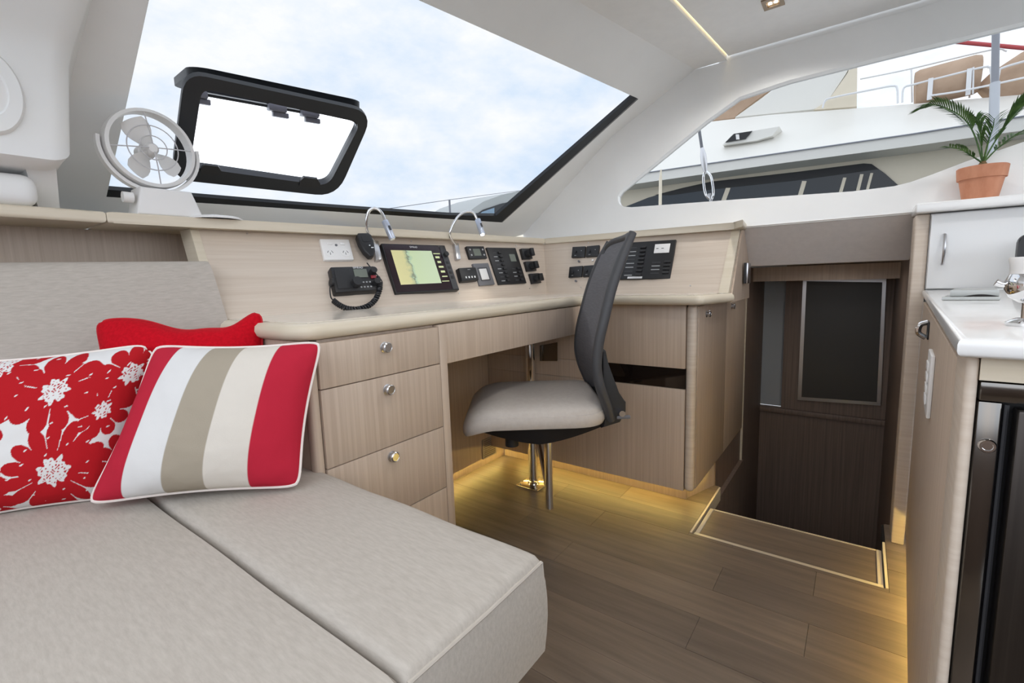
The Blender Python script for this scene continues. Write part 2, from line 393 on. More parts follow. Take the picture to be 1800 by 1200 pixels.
# ceiling
c2 = PZ(1280, 105, CZ); c3 = PZ(1180, 0, CZ); cfar = c2+(c3-c2)*4.2
P1 = foldT; P2 = PW(1020, 5); P3 = PW(700, -180); P4 = outer[-1]
bm = slab([P1, c2+V((-.004, 0, 0)), cfar+V((-.004, 0, 0)), V((P4.x, cfar.y, CZ)), P4, P3, P2], (0, 0, 1), .03)
obj('ceiling_edge', bm, LINER, kind='structure', label='flat headliner border beside the front window')
ce = struct('ceiling', 'pale grey headliner ceiling with a cove light', (.3, .8, CZ))
zc = CZ+.012
obj('headliner_panel', slab([V((c2.x+.001, c2.y-.002, zc)), V((1.6, 1.88, zc)), V((1.6, cfar.y, zc)), V((cfar.x+.001, cfar.y, zc))], (0, 0, 1), .03), LINER, ce)
obj('side_margin', slab([V((c2.x-.03, 1.879, CZ-.004)), V((1.6, 1.879, CZ-.004)), V((1.6, 1.90, CZ+.05)), V((c2.x-.03, 1.90, CZ+.05))], (0, 0, 1), .01), WHITE, ce)
cs = obj('cove_light', slab([V((c2.x-.006, c2.y-.004, zc+.006)), V((c2.x+.013, c2.y-.004, zc+.006)), V((cfar.x+.013, cfar.y, zc+.006)), V((cfar.x-.006, cfar.y, zc+.006))], (0, 0, 1), .004), LEDC,
         label='warm cove light strip along the ceiling panel edge', cat='light strip')
dl = thing('downlight', 'square bronze-rimmed ceiling downlight, switched on', 'downlight', (-.24, 1.604, zc))
dfr = Fr((-.24, 1.604, zc), (1, 0, 0), (0, 1, 0), (0, 0, -1))
bm = bmesh.new(); hs = hole_slab([dfr(x, y, 0) for x, y in ((-.026, -.03), (.026, -.03), (.026, .03), (-.026, .03))], [[dfr(x, y, 0) for x, y in ((-.016, -.017), (.016, -.017), (.016, .017), (-.016, .017))]], (0, 0, -1), .004)
obj('rim', hs, mat('bronze_rim', lin(150, 132, 112), .35, .6), dl)
obj('reflector', B((-.016, -.017, -.0005), (.016, .017, .0015), dfr), mat('reflector_gold', lin(220, 190, 150), .25, .7), dl)
bm = bmesh.new(); cyl(bm, dfr.at(-.007, 0, .0015), .005, 0, .001, 10); obj('bulb', bm, LEDL, dl)
bm = bmesh.new(); cyl(bm, dfr.at(.007, 0, .0015), .005, 0, .001, 10); obj('bulb', bm, LEDL, dl)
for (x, y) in ((-.24, 1.604), (-.24, .6), (.5, 1.1), (.5, .2)):
    ld = bpy.data.lights.new('downlight_lamp', 'SPOT'); ld.energy = 7; ld.spot_size = math.radians(150); ld.spot_blend = .6; ld.color = (1, .97, .93); ld.shadow_soft_size = .03
    lo = bpy.data.objects.new('downlight_lamp', ld); COL.objects.link(lo); lo.location = (x, y, zc-.012)
for (x, y), lb in (((-.24, .6), 'square ceiling downlight above the sofa'), ((.5, 1.1), 'square ceiling downlight above the galley counter'), ((.5, .2), 'square ceiling downlight in the middle of the saloon')):
    copy_tree(dl, (x, y, zc), lb)
copy_tree(dl, (-.1, 2.2, .8795), 'unseen square downlight added to brighten the hull stairs')  # added fitting, hidden from the camera, for lifting the dark stairwell
ld = bpy.data.lights.new('downlight_lamp', 'SPOT'); ld.energy = 1.6; ld.spot_size = math.radians(160); ld.spot_blend = .6; ld.shadow_soft_size = .03; ld.color = (1, .95, .88)  # added spot inside the hull, a hidden fill for the stairs
lo = bpy.data.objects.new('downlight_lamp', ld); COL.objects.link(lo); lo.location = (-.1, 2.2, .868)
# white padded valance below the side window
bm = prism(bmesh.new(), [(1.786, .964), (1.796, .958), (1.93, .832), (1.96, .830), (1.99, .86), (1.86, .965)], -.405, .118, Fr((0, 0, 0), (0, 1, 0), (0, 0, 1), (1, 0, 0)), bev=.003)
obj('trim_4', bm, PAD, kind='structure', label='grey vinyl padded header above the stairway')
# moulded pillar box at the upper left with a round speaker bezel
pb = struct('trim_5', 'white moulded pillar box with a round recess', (-1.35, -.2, 1.05))
prof = [(-1.215, 1.045, .245), (-1.20, 1.055, .252), (-1.20, 1.15, .262), (-1.195, 1.24, .270), (-1.18, 1.275, .276), (-1.06, 1.40, .305), (-.99, 1.475, .330), (-.95, 1.56, .345), (-1.60, 1.56, .36), (-1.60, 1.045, .27)]
bm = bmesh.new(); cen = V((-1.35, 0, 1.22)); R_ = .035; rings = [[bm.verts.new((x, -.9, z)) for x, z, y in prof]]
for k in range(7):
    th = math.pi/2*k/6; ring_ = []
    for x, z, y in prof:
        d = V((x-cen.x, 0, z-cen.z)).normalized()*R_*(1-math.cos(th)); ring_.append(bm.verts.new((x-d.x, y-R_*(1-math.sin(th)), z-d.z)))
    rings.append(ring_)
for A, Bq in zip(rings, rings[1:]):
    for j in range(len(prof)): bm.faces.new((A[j], A[(j+1) % len(prof)], Bq[(j+1) % len(prof)], Bq[j]))
bm.faces.new(rings[0][::-1]); bm.faces.new(rings[-1])
obj('box', bm, WHITE, pb)
bm = loft(bmesh.new(), [V((x, y, 1.06)) for x, y in ((-1.25, .235), (-1.25, .19), (-1.62, .19), (-1.62, .235))], [V((x, y, .976)) for x, y in ((-1.33, .245), (-1.33, .215), (-1.62, .215), (-1.62, .245))])
obj('fillet', bm, WHITE, pb)
bm = B((-1.60, -.9, .976), (-1.245, .205, 1.034), bev=.02, seg=4); obj('foot', bm, WHITE, pb)
cfr = Fr(PX(-26, 158, -1.199), (0, 1, 0), (0, 0, 1), (1, 0, 0)); cfr.u = cfr.u*.5; cfr.v = cfr.v*.78
bm = lathe(bmesh.new(), [(.050, .002), (.054, .007), (.086, .007), (.092, .002), (.093, -.004), (.050, -.004), (.050, .002)], cfr, 40); obj('bezel', bm, WHITE, pb)
bm = cyl(bmesh.new(), cfr, .050, -.003, .002, 40); obj('disc', bm, PLASTW, pb)
# ================================================================ SHELF LEDGE, CONSOLES, DESK
LB, LT = .9535, .976
Lp = [PZ(-260, 362, LB), PZ(0, 380, LB), PZ(200, 392, LB), PZ(330, 399, LB), PZ(530, 408, LB), PZ(750, 418, LB), PZ(958, 428.5, LB), PZ(1291, 403, LB), PZ(1309, 401, LB)]
Lp[0] = V((-1.33, -.9, LB))
back = [V((p.x-.30, p.y, LB)) for p in Lp[:5]] + [V((Lp[5].x-.12, Lp[5].y+.05, LB)), V((-1.21, 1.80, LB)), V((-.4, 1.80, LB)), V((-.325, 1.80, LB))]
def ledge(i0, i1):
    pts = Lp[i0:i1+1] + back[i0:i1+1][::-1]
    return [(p.x, p.y) for p in pts]
jn = Lp[1]+(Lp[2]-Lp[1])*.93; jb = V((jn.x-.3, jn.y, LB))
lg = thing('shelf_ledge', 'cream-edged oak shelf ledge running under both windows', 'shelf', (-1.2, 1.0, LB))
obj('ledge_board', prism(bmesh.new(), [(p.x, p.y) for p in (Lp[0], Lp[1], jn, jb, back[1], back[0])], LB, LT, bev=.006, seg=3), CREAM, lg)
e = .0012
obj('ledge_board', prism(bmesh.new(), [(p.x, p.y+(e if p in (jn, jb) else 0)) for p in [jn]+Lp[2:7]+back[2:7][::-1]+[jb]], LB, LT, bev=.006, seg=3), CREAM, lg)
obj('ledge_board', prism(bmesh.new(), [(p.x, p.y) for p in (Lp[6]+V((.001, 0, 0)), Lp[7], PZ(1306, 397, LB), V((-.325, 1.80, LB)), V((-1.19, 1.80, LB)))], LB, LT, bev=.006, seg=3), CREAM, lg)
DZ, DU = .747, .717
CA = Patch(PZ(372, 555, DZ), PZ(961, 517, DZ), PZ(352, 402, LB)+V((-.012, 0, 0)), Lp[6]+V((-.012, .012, 0)))
CA.p[0] = V((-1.092, .438, DZ))
CBx = Patch(PZ(961, 517, DZ), PZ(1263, 515, DZ), Lp[6]+V((-.012, .012, 0)), PZ(1285, 404, LB)+V((0, .012, 0)))
con = thing('instrument_console', 'pale oak sloping instrument panel under the front window', 'console', (-1.1, 1.0, DZ))
obj('panel', CA.mesh(bmesh.new(), .02, (.75, 0, .65)), OAKH, con)
bm = bmesh.new(); a, b = CA(0, .58), CA(0, 1)
loft(bm, [a+V((.001, 0, 0)), a+V((.001, -.018, 0)), a+V((-.06, -.018, 0)), a+V((-.06, 0, 0))], [b+V((.001, 0, 0)), b+V((.001, -.018, 0)), b+V((-.06, -.018, 0)), b+V((-.06, 0, 0))])
obj('end_stile', bm, CREAM, con)
con2 = thing('instrument_console', 'pale oak sloping switch panel under the side window', 'console', (-.7, 1.66, DZ))
obj('panel', CBx.mesh(bmesh.new(), .02, (0, -.85, .5)), OAKH, con2)
a, b = CBx(1, 0), CBx(1, 1)
bm = loft(bmesh.new(), [a+V((0, -.003, 0)), a+V((.030, -.003, 0)), V((a.x+.03, 1.80, DZ)), V((a.x, 1.80, DZ))], [b+V((0, -.003, 0)), b+V((.026, -.003, 0)), V((b.x+.026, 1.80, LB)), V((b.x, 1.80, LB))])
obj('end_stile', bm, CREAM, con2)
bm = bmesh.new(); A = [V((a.x+.031, a.y+.004, DU)), V((a.x+.031, 1.90, DU)), V((b.x+.027, 1.90, .832)), V((b.x+.027, 1.90, .834)), V((b.x+.027, 1.79, LB-.002)), V((b.x+.027, b.y+.004, LB-.002))]
loft(bm, A, [p+V((.006, 0, 0)) for p in A]); obj('end_panel', bm, OAKZ, con2)
# small screws in both panels
for pts, pat, par in [(p, CA, con) for p in ((434, 412), (587, 527), (722, 425), (806, 516), (906, 432), (930, 507))] + [(p, CBx, con2) for p in ((1022, 505), (1214, 503), (1035, 427))]:
    f, _, _ = pat.frame((pts[0]-4, pts[1]-4), (pts[0]+4, pts[1]-4), (pts[0]-4, pts[1]+4), (pts[0]+4, pts[1]+4))
    obj('screw', cyl(bmesh.new(), f, .0022, -.001, .0008, 8), STEEL, par)
# niche back panel behind the sofa back and closing board
obj('wall_niche', B((-1.42, -.9, .5), (-1.40, 1.75, LB)), OAKZ, kind='structure', label='oak back panel of the open niche behind the sofa back')
# desk top
dk = thing('worktop', 'L-shaped pale desk worktop with thick cream rounded edge', 'worktop', (-.9, 1.0, DU))
FXD = -.765
ci = CA(0, 0); cc = PZ(961, 517, DZ); ce_ = PZ(1263, 515, DZ)
dp = [(FXD, .438), (FXD, 1.472), (-.402, 1.452), (-.385, 1.452), (-.352, 1.56), (ce_.x+.032, ce_.y+.012), (ce_.x, ce_.y+.012), (cc.x-.012, cc.y+.012), (ci.x-.02, ci.y+.01), (-1.06, .42), (-.90, .42), (-.80, .423)]
obj('top_board', prism(bmesh.new(), dp, DU+.001, DZ-.0012, bev=.004), CREAM, dk)
ins = [(FXD-.020, .447), (FXD-.020, 1.490), (-.405, 1.474), (-.382, 1.575), (ce_.x, ce_.y+.012), (cc.x-.012, cc.y+.012), (ci.x-.02, ci.y+.01), (-1.06, .438), (-.82, .438)]
obj('laminate', prism(bmesh.new(), ins, DZ-.0010, DZ+.0002), DESKTOP, dk)
ed = [V((x, y, (DU+DZ)/2)) for x, y in dp[:6]]; ed = [V((-1.04, .42, ed[0].z)), V((-.90, .42, ed[0].z)), V((-.80, .423, ed[0].z))]+ed
def rounded(path, r=.014, n=4):
    out = [path[0]]
    for a, b, c in zip(path, path[1:], path[2:]):
        r1 = min(r, (a-b).length*.45, (c-b).length*.45); p, q = b+(a-b).normalized()*r1, b+(c-b).normalized()*r1
        for i in range(n+1):
            t = i/n; out.append(p*(1-t)**2+b*2*t*(1-t)+q*t*t)
    return out+[path[-1]]
obj('rounded_edge', tube(bmesh.new(), rounded(ed), (DZ-DU)/2, 10), CREAM, dk)
# ================================================================ CABINETS UNDER THE DESK
FX = -.75
def knob(fr, par, r=.0105):
    bm = lathe(bmesh.new(), [(0, 0), (r*1.02, 0), (r*1.02, .0015), (r*.62, .003), (r*.62, .006), (r, .0085), (r*1.0, .0115), (r*.8, .0135), (r*.74, .0128), (0, .0128)], fr, 20)
    return obj('knob', bm, STEEL, par)
dc = thing('drawer_cabinet', 'pale oak cabinet with stacked drawers and round steel knobs under desk', 'cabinet', (-.9, .6, 0))
obj('carcass', B((-1.25, .452, .02), (FX-.019, .745, DU-.001)), OAKZ, dc)
obj('side_panel', B((-1.25, .746, .02), (FX-.021, .7562, .689)), OAKZ, dc)
obj('stile', B((FX-.02, .7335, .02), (FX, .756, DU-.001), bev=.001), OAKZ, dc)
obj('stile', B((FX-.022, .420, .02), (FX, .4395, DU-.001), bev=.008, seg=4), OAKZ, dc)
obj('end_panel', B((-1.06, .423, .02), (FX-.022, .440, DU-.001)), OAKZ, dc)
zs = [.7125, .6295, .484, .339, .10]
for i in range(4):
    d = obj('drawer', B((FX-.018, .4410, zs[i+1]+.001), (FX, .7320, zs[i]-.001), bev=.0008), OAKZ, dc)
    kz = (.687, .602, .463, .30)[i]
    knob(Fr((FX, .583, kz), (0, 1, 0), (0, 0, 1), (1, 0, 0)), d)
ap = thing('desk_apron', 'oak apron board under the desk edge over the kneehole', 'apron board', (-.77, 1.1, .625))
obj('board', B((FX-.03, .7565, .624), (FX-.008, 1.498, DU-.001), bev=.001), OAKZ, ap)
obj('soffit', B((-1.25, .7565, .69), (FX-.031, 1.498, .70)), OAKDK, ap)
# kneehole back wall with louvred vent, recessed kick boards with warm strips
kh = struct('wall_kneehole', 'oak back panel of the kneehole', (-1.25, 1.3, .06))
obj('panel', B((-1.27, .46, .062), (-1.252, 1.66, .70)), OAKZ, kh)
obj('kick_board', B((-1.32, .46, 0), (-1.305, 1.66, .09)), OAKZ, kh)
gr = thing('vent_grille', 'small square louvred vent on the kneehole back panel', 'vent grille', PX(860, 800, -1.25))
gfr = Fr((-1.2515, PX(860, 785, -1.25).y, PX(860, 785, -1.25).z), (0, 1, 0), (0, 0, 1), (1, 0, 0))
GRL = mat('grille_taupe', lin(168, 155, 143), .5)
obj('frame', hole_slab([gfr(x, y) for x, y in rrect(.092, .085, .004, 2)], [[gfr(x, y) for x, y in rrect(.076, .07, .002, 2)]], (1, 0, 0), .004), GRL, gr)
obj('backing', B((-.038, -.035, .0002), (.038, .035, .0008), gfr), OAKDK, gr)
for i in range(8): obj('slat', B((-.038, -.033+i*.0085, .001), (.038, -.028+i*.0085, .0035), gfr), GRL, gr)
# facing cabinet
CY = 1.5
fc = thing('cabinet', 'tall oak base cabinet with a black glass slot and rounded corner', 'cabinet', (-.7, 1.6, .1))
obj('carcass', B((-1.25, CY+.02, .10), (-.414, 2.28, DU-.002)), OAKZ, fc)
obj('upper_front', B((-1.25, CY, .511), (-.4365, CY+.02, DU-.001), bev=.001), OAKZ, fc)
obj('lower_front', B((-1.25, CY, .102), (-.4365, CY+.02, .443), bev=.001), OAKZ, fc)
sg = obj('slot', B((-.76, CY+.006, .444), (-.4365, CY+.019, .510)), BGLASS, fc, label='black glass inset strip')
obj('front_filler', B((-1.25, CY, .444), (-.762, CY+.02, .510)), OAKZ, fc)
obj('corner_post', B((-.4355, CY-.001, .102), (-.406, CY+.034, DU-.001), bev=.013, seg=5), OAKH, fc)
for (ya, yb, kp) in ((CY+.036, 1.925, (1242, 551)), (1.93, 2.285, (1286, 538))):
    d = obj('side_door', B((-.414, ya, .104), (-.4065, yb, .708), bev=.001), OAKZ, fc)
    p = PX(*kp, -.4065); knob(Fr((-.4065, p.y, p.z), (0, 1, 0), (0, 0, 1), (1, 0, 0)), d, .011)
bm = B((-.46, 1.69, -1.2), (-.398, 2.30, -.052)); box(bm, (-.46, 1.832, -.0519), (-.4135, 2.30, .099)); obj('wall_stair_side', bm, OAKDK, kind='structure')
obj('trim_6', B((-.4125, 2.288, -1.0), (-.4035, 2.298, .70)), CREAM, kind='structure')
kb = struct('baseboard_side', 'recessed kick board under the facing cabinet', (-.8, 1.66, 0))
obj('kick_board', B((-1.30, 1.655, 0), (-.47, 1.67, .10)), OAKZ, kb)
obj('kick_return', slab([V((-.470, 1.671, 0)), V((-.416, 1.83, 0)), V((-.426, 1.83, 0)), V((-.480, 1.671, 0))], (0, 0, 1), .10), OAKZ, kb)
def led(bm, nm, lb): return obj(nm, bm, LEDW, label=lb, cat='light strip')
led(B((-1.22, 1.647, .066), (-.48, 1.654, .070)), 'led_strip', 'warm light strip under the facing oak cabinet')
led(slab([V((-.461, 1.665, .080)), V((-.428, 1.770, .080)), V((-.423, 1.768, .080)), V((-.455, 1.663, .080))], (0, 0, 1), .004), 'led_strip', 'warm light strip under the cabinet side by the stairs')
led(B((-1.304, .80, .052), (-1.298, 1.63, .056)), 'led_strip', 'warm light strip along the kneehole back panel')
# door latch plate by the stairway and jamb
ht = thing('door_strike_plate', 'vertical steel strike plate on the oak stairway jamb', 'strike plate', (-.318, 1.88, .772))
hp = PX(1312, 490, -.320)
obj('plate', B((-.3228, hp.y-.02, .772), (-.312, hp.y+.03, .842), bev=.002), STEEL, ht)
obj('edge', B((-.3228, hp.y-.032, .772), (-.316, hp.y-.0205, .842)), BLACK, ht)
# ================================================================ CHAIR
CF = V((-.808, -.589, 0)).normalized(); CSd = V((-CF.y, CF.x, 0))     # forward, side
if CSd.y < 0: CSd = -CSd
CK = .9; CC = V((-.7605, 1.116, .081))
cf = Fr(CC, CF, CSd, (0, 0, 1)); cf.u = cf.u*CK; cf.v = cf.v*CK; cf.n = cf.n*CK          # (forward, side, up)
ch = thing('swivel_chair', 'taupe upholstered nav chair with tall grey mesh back on chrome swing post', 'chair', V((CC.x, CC.y, 0)))
def seat_mesh():
    bm = bmesh.new(); rings = []; K = 48
    def outline(s, dz):
        out = []
        for j in range(K):
            a = 2*math.pi*j/K; c, q = math.cos(a), math.sin(a); e_ = .30
            x = math.copysign(abs(c)**e_, c)*.215; y = math.copysign(abs(q)**e_, q)*.205
            x = x*s; y = y*s; fz = 0
            if x > .10: fz = -((x-.10)/.11)**2*.030      # waterfall front
            if x < -.12: fz = ((-x-.12)/.09)**2*.006
            out.append(bm.verts.new(cf(x+.005, y, dz+fz)))
        return out
    prof = [(.93, .380), (.985, .383), (1.008, .394), (1.008, .408), (.992, .4195), (.984, .4205), (.978, .4245), (.955, .434), (.90, .441), (.75, .447), (.5, .451), (.25, .452)]
    for s, z in prof: rings.append(outline(s, z))
    for A, Bq in zip(rings, rings[1:]):
        for j in range(K): bm.faces.new((A[j], A[(j+1) % K], Bq[(j+1) % K], Bq[j]))
    bm.faces.new(rings[0][::-1]); bm.faces.new(rings[-1]); return bm
obj('seat', seat_mesh(), LEATH, ch)
# black seat pan under the cushion, tapering downwards to the middle
bm = bmesh.new(); pan = []
for i in range(13):
    t = -1+2*i/12; d_ = -t*.19-.01; hgt = .042*(1-abs(t)**1.6)+.016; wd = .192*(1-.15*abs(t))
    pan.append([bm.verts.new(cf(d_, s*wd*k, z)) for s, k, z in ((-1, 1, .386), (1, 1, .386), (1, .86, .383-hgt), (-1, .86, .383-hgt))])
for A, Bq in zip(pan, pan[1:]):
    for j in range(4): bm.faces.new((A[j], A[(j+1) % 4], Bq[(j+1) % 4], Bq[j]))
bm.faces.new(pan[0][::-1]); bm.faces.new(pan[-1]); obj('seat_pan', bm, BLACK, ch)
bm = cyl(bmesh.new(), Fr(cf(.075, -.06, 0), CF, CSd, (0, 0, 1)), .019, .258, .318, 20); obj('tilt_knob', bm, BLACKM, ch)
# back: near-edge profile (back offset, height) measured on the chair's side
pr = [(-.232, .395), (-.218, .44), (-.196, .50), (-.186, .56), (-.193, .63), (-.210, .70), (-.232, .78), (-.262, .86), (-.296, .93)]
PRp = smooth_path([V((a, 0, b)) for a, b in pr], 5)
def back_mesh():
    bm = bmesh.new(); n = len(PRp); rows = []; K = 14
    for side in (0, 1):
        g = []
        for i, p in enumerate(PRp):
            t = i/(n-1); hw = (.165+.035*min(1, t/.25)) if t < .25 else (.20-.035*max(0, (t-.55)/.45)**1.5)
            row = []
            for j in range(K+1):
                s = -1+2*j/K; bow = .022*(s*s)     # gently hollow to the front at the edges
                zt = -.020*(abs(s)**6)*(1 if t > .93 else 0)
                row.append(bm.verts.new(cf(p.x+bow-.014*side, s*hw, p.z+zt)))
            g.append(row)
        rows.append(g)
        for a in range(n-1):
            for j in range(K): bm.faces.new((g[a][j], g[a][j+1], g[a+1][j+1], g[a+1][j]))
    A, Bq = rows
    for j in range(K):
        for r in (0, n-1): bm.faces.new((A[r][j], A[r][j+1], Bq[r][j+1], Bq[r][j]))
    for a in range(n-1):
        for j in (0, K): bm.faces.new((A[a][j], A[a+1][j], Bq[a+1][j], Bq[a][j]))
    return bm
br = obj('backrest', back_mesh(), MESHF, ch)
bm = bmesh.new()
for sd in (-1, 1):
    pth = []
    for i, p in enumerate(PRp):
        t = i/(len(PRp)-1); hw = (.165+.035*min(1, t/.25)) if t < .25 else (.20-.035*max(0, (t-.55)/.45)**1.5)
        pth.append(cf(p.x+.012, sd*hw, p.z))
    k = len(pth); tube(bm, pth, [.013]*(k-4)+[.012, .011, .0105, .010], 10)
obj('side_rail', bm, RUBD, br)
t = PRp[-1]; obj('top_rail', tube(bmesh.new(), [cf(t.x+.022*(s/8)**2*1.0, s/8*.165, t.z-.003-.02*(abs(s/8)**6)) for s in range(-8, 9)], .010, 10), RUBD, br)
# lumbar spine casing and hinge at the rear
hcf = Fr(CC, CF, (0, 0, 1), CSd); hcf.u = hcf.u*CK; hcf.v = hcf.v*CK; hcf.n = hcf.n*CK
bm = bmesh.new(); prism(bm, [(-.19, .372), (-.245, .388), (-.262, .42), (-.262, .448), (-.238, .475), (-.215, .54), (-.205, .60), (-.196, .60), (-.196, .50), (-.215, .44), (-.205, .40)], -.175, .175, hcf, bev=.004)
obj('hinge_casing', bm, BLACKM, ch)
hfr = Fr(cf(-.248, -.176, .418), CF, (0, 0, 1), -CSd); obj('hinge_pin', cyl(bmesh.new(), hfr, .008, 0, .012, 14), CHROME, ch)
obj('hinge_bracket', B((-.275, -.178, .398), (-.235, -.165, .408), cf, .003), MGREY, ch)
# chrome swing arm: seat tube, slanting brace, floor post with square plate
tp = PZ(966, 892, .083); tp.z = 0
ffr = Fr(tp, (1, 0, 0), (0, 1, 0), (0, 0, 1))
obj('seat_tube', cyl(bmesh.new(), ffr, .0132, .083, .392, 24), CHROME, ch)
obj('tube_collar', cyl(bmesh.new(), ffr, .0142, .374, .410, 24), BLACK, ch)
pp = PZ(938, 851, 0)
pfr = Fr(pp, (1, 0, 0), (0, 1, 0), (0, 0, 1))
post = ch
obj('post_tube', cyl(bmesh.new(), pfr, .0185, .006, .592, 24), CHROME, post)
obj('floor_plate', B((-.05, -.05, 0), (.05, .05, .006), pfr, .002), CHROME, post)
obj('weld_ring', lathe(bmesh.new(), [(.0185, .006), (.024, .006), (.022, .011), (.0185, .013)], pfr, 24), CHROME, post)
for sx in (-1, 1):
    for sy in (-1, 1): obj('bolt', cyl(bmesh.new(), pfr.at(sx*.038, sy*.038, .006), .0045, 0, .003, 8), STEEL, post)
obj('cap', lathe(bmesh.new(), [(.0185, .592), (.0185, .600), (.012, .607), (0, .609)], pfr, 24), CHROME, post)
obj('brace', tube(bmesh.new(), [V((pp.x, pp.y, .345)), V((tp.x, tp.y, .135))], .0118, 16), CHROME, ch)
# bracket on the cabinet front that steadies the post
bk_ = thing('post_bracket', 'dark metal bracket plate fixed to the cabinet beside the post top', 'bracket', PY(965, 632, CY))
q = [PY(*c, CY-.0005) for c in ((950, 607), (980, 601), (980, 634), (950, 634))]
obj('plate', slab(q, (0, -1, 0), .004), MIRST, bk_)
obj('arm', tube(bmesh.new(), [V((pp.x, pp.y, .575)), V((PY(962, 615, CY).x, CY-.005, .60))], .007, 10), MIRST, bk_)
# ================================================================ SOFA
SZ = .482
def cushion(x0, x1, y0, y1, z0, z1, crown=.010, r=.012, dents=()):
    bm = bmesh.new(); nx, ny = 40, 28
    def gx(t): return x0+(x1-x0)*t
    top = []
    ts = [0, .004, .012, .025] + [.045+.91*i/(nx-8) for i in range(nx-7)] + [.975, .988, .996, 1]
    us = [0, .006, .018, .04] + [.07+.86*i/(ny-8) for i in range(ny-7)] + [.96, .982, .994, 1]
    for a in ts:
        row = []
        for b in us:
            ea, eb = min(a, 1-a)*(x1-x0), min(b, 1-b)*(y1-y0)
            f = lambda d: -r*(1-math.sqrt(max(0, 1-(1-min(1, d/r))**2)))
            z = z1 + f(ea)+f(eb) + crown*(1-(2*a-1)**4)*(1-(2*b-1)**4)
            z += .0012*math.sin(a*23+b*5)*math.exp(-eb*30)+.0010*math.sin(b*31+1)*math.exp(-ea*30)
            row.append(bm.verts.new((gx(a), y0+(y1-y0)*b, z)))
        top.append(row)
    n, m_ = len(ts), len(us)
    for i in range(n-1):
        for j in range(m_-1): bm.faces.new((top[i][j], top[i+1][j], top[i+1][j+1], top[i][j+1]))
    ring = [top[i][0] for i in range(n)]+[top[n-1][j] for j in range(1, m_)]+[top[i][m_-1] for i in range(n-2, -1, -1)]+[top[0][j] for j in range(m_-2, 0, -1)]
    cx, cy = (x0+x1)/2, (y0+y1)/2; prev = ring
    for k in range(1, 6):
        t = k/5; z = (z1-r)*(1-t)+z0*t; bul = .006*math.sin(math.pi*t)
        cur = []
        for v in ring:
            d = V((v.co.x-cx, v.co.y-cy, 0)); ox = bul*(1 if v.co.x >= x1-1e-5 else -1 if v.co.x <= x0+1e-5 else 0); oy = bul*(1 if v.co.y >= y1-1e-5 else -1 if v.co.y <= y0+1e-5 else 0)
            cur.append(bm.verts.new((v.co.x+ox*.6, v.co.y+oy*.6, z if k < 5 else z0)))
        for i in range(len(ring)): bm.faces.new((prev[i], prev[(i+1) % len(ring)], cur[(i+1) % len(ring)], cur[i]))
        prev = cur
    bm.faces.new(prev); return bm
sofa = thing('sofa_base', 'pale oak plinth under the taupe sofa cushions', 'sofa base', (-.8, 0, 0))
obj('plinth', B((-1.39, -1.0, 0), (-.345, .405, .352)), OAKZ, sofa)
obj('front_edge', B((-.345, -1.0, 0), (-.335, .405, .352)), CREAM, sofa)
obj('end_edge', B((-.60, .406, 0), (-.337, .415, .352)), OAKZ, sofa)
sx0, sx1 = -1.02, -.292
c1 = thing('seat_cushion', 'taupe linen seat cushion nearest the drawers, square front corner', 'cushion', (-.65, .33, .353))
obj('cover', cushion(sx0, sx1, .2255, .438, .353, SZ, .006), FAB, c1)
c2_ = thing('seat_cushion', 'long taupe linen seat cushion beneath the pillows', 'cushion', (-.65, -.3, .353))
obj('cover', cushion(-1.39, sx1, -1.0, .2245, .353, SZ, .007), FAB, c2_)
def seam(par, path, r=.0022): obj('seam', tube(bmesh.new(), path, r, 6), STITCH, par)
seam(c1, [V((sx1-.001, .228, SZ-.0105)), V((sx1+.0002, .33, SZ-.0105)), V((sx1-.001, .4365, SZ-.0105))])
seam(c1, [V((sx1-.001, .4375, SZ-.011)), V((sx1+.0015, .4385, SZ-.06)), V((sx1-.001, .4375, .356))], .0018)
seam(c2_, [V((sx1-.001, -1.0, SZ-.0105)), V((sx1-.001, .222, SZ-.0105))])
bk1 = thing('back_cushion', 'taupe linen sofa back cushion below the open niche', 'cushion', (-1.1, -.2, .49))
tR, tL = PZ(368, 459, .872), PZ(0, 461, .872); dL = (tL-tR)/(tR.y-tL.y); tF = tR+dL*1.35
bm = bmesh.new(); n = 12; rows = []
for i in range(n+1):
    t = i/n; p = tR*(1-t)+tF*t; sec = []
    for (dx, z) in ((.135, .487), (.142, .50), (.10, .60), (.058, .745), (.012, .850), (.004, .862), (-.006, .871), (-.02, .873), (-.07, .873), (-.07, .487)):
        sec.append(bm.verts.new((p.x+dx, p.y, z)))
    rows.append(sec)
for A, Bq in zip(rows, rows[1:]):
    for j in range(10): bm.faces.new((A[j], A[(j+1) % 10], Bq[(j+1) % 10], Bq[j]))
bm.faces.new(rows[0]); bm.faces.new(rows[-1][::-1]); obj('cover', bm, FABB, bk1)
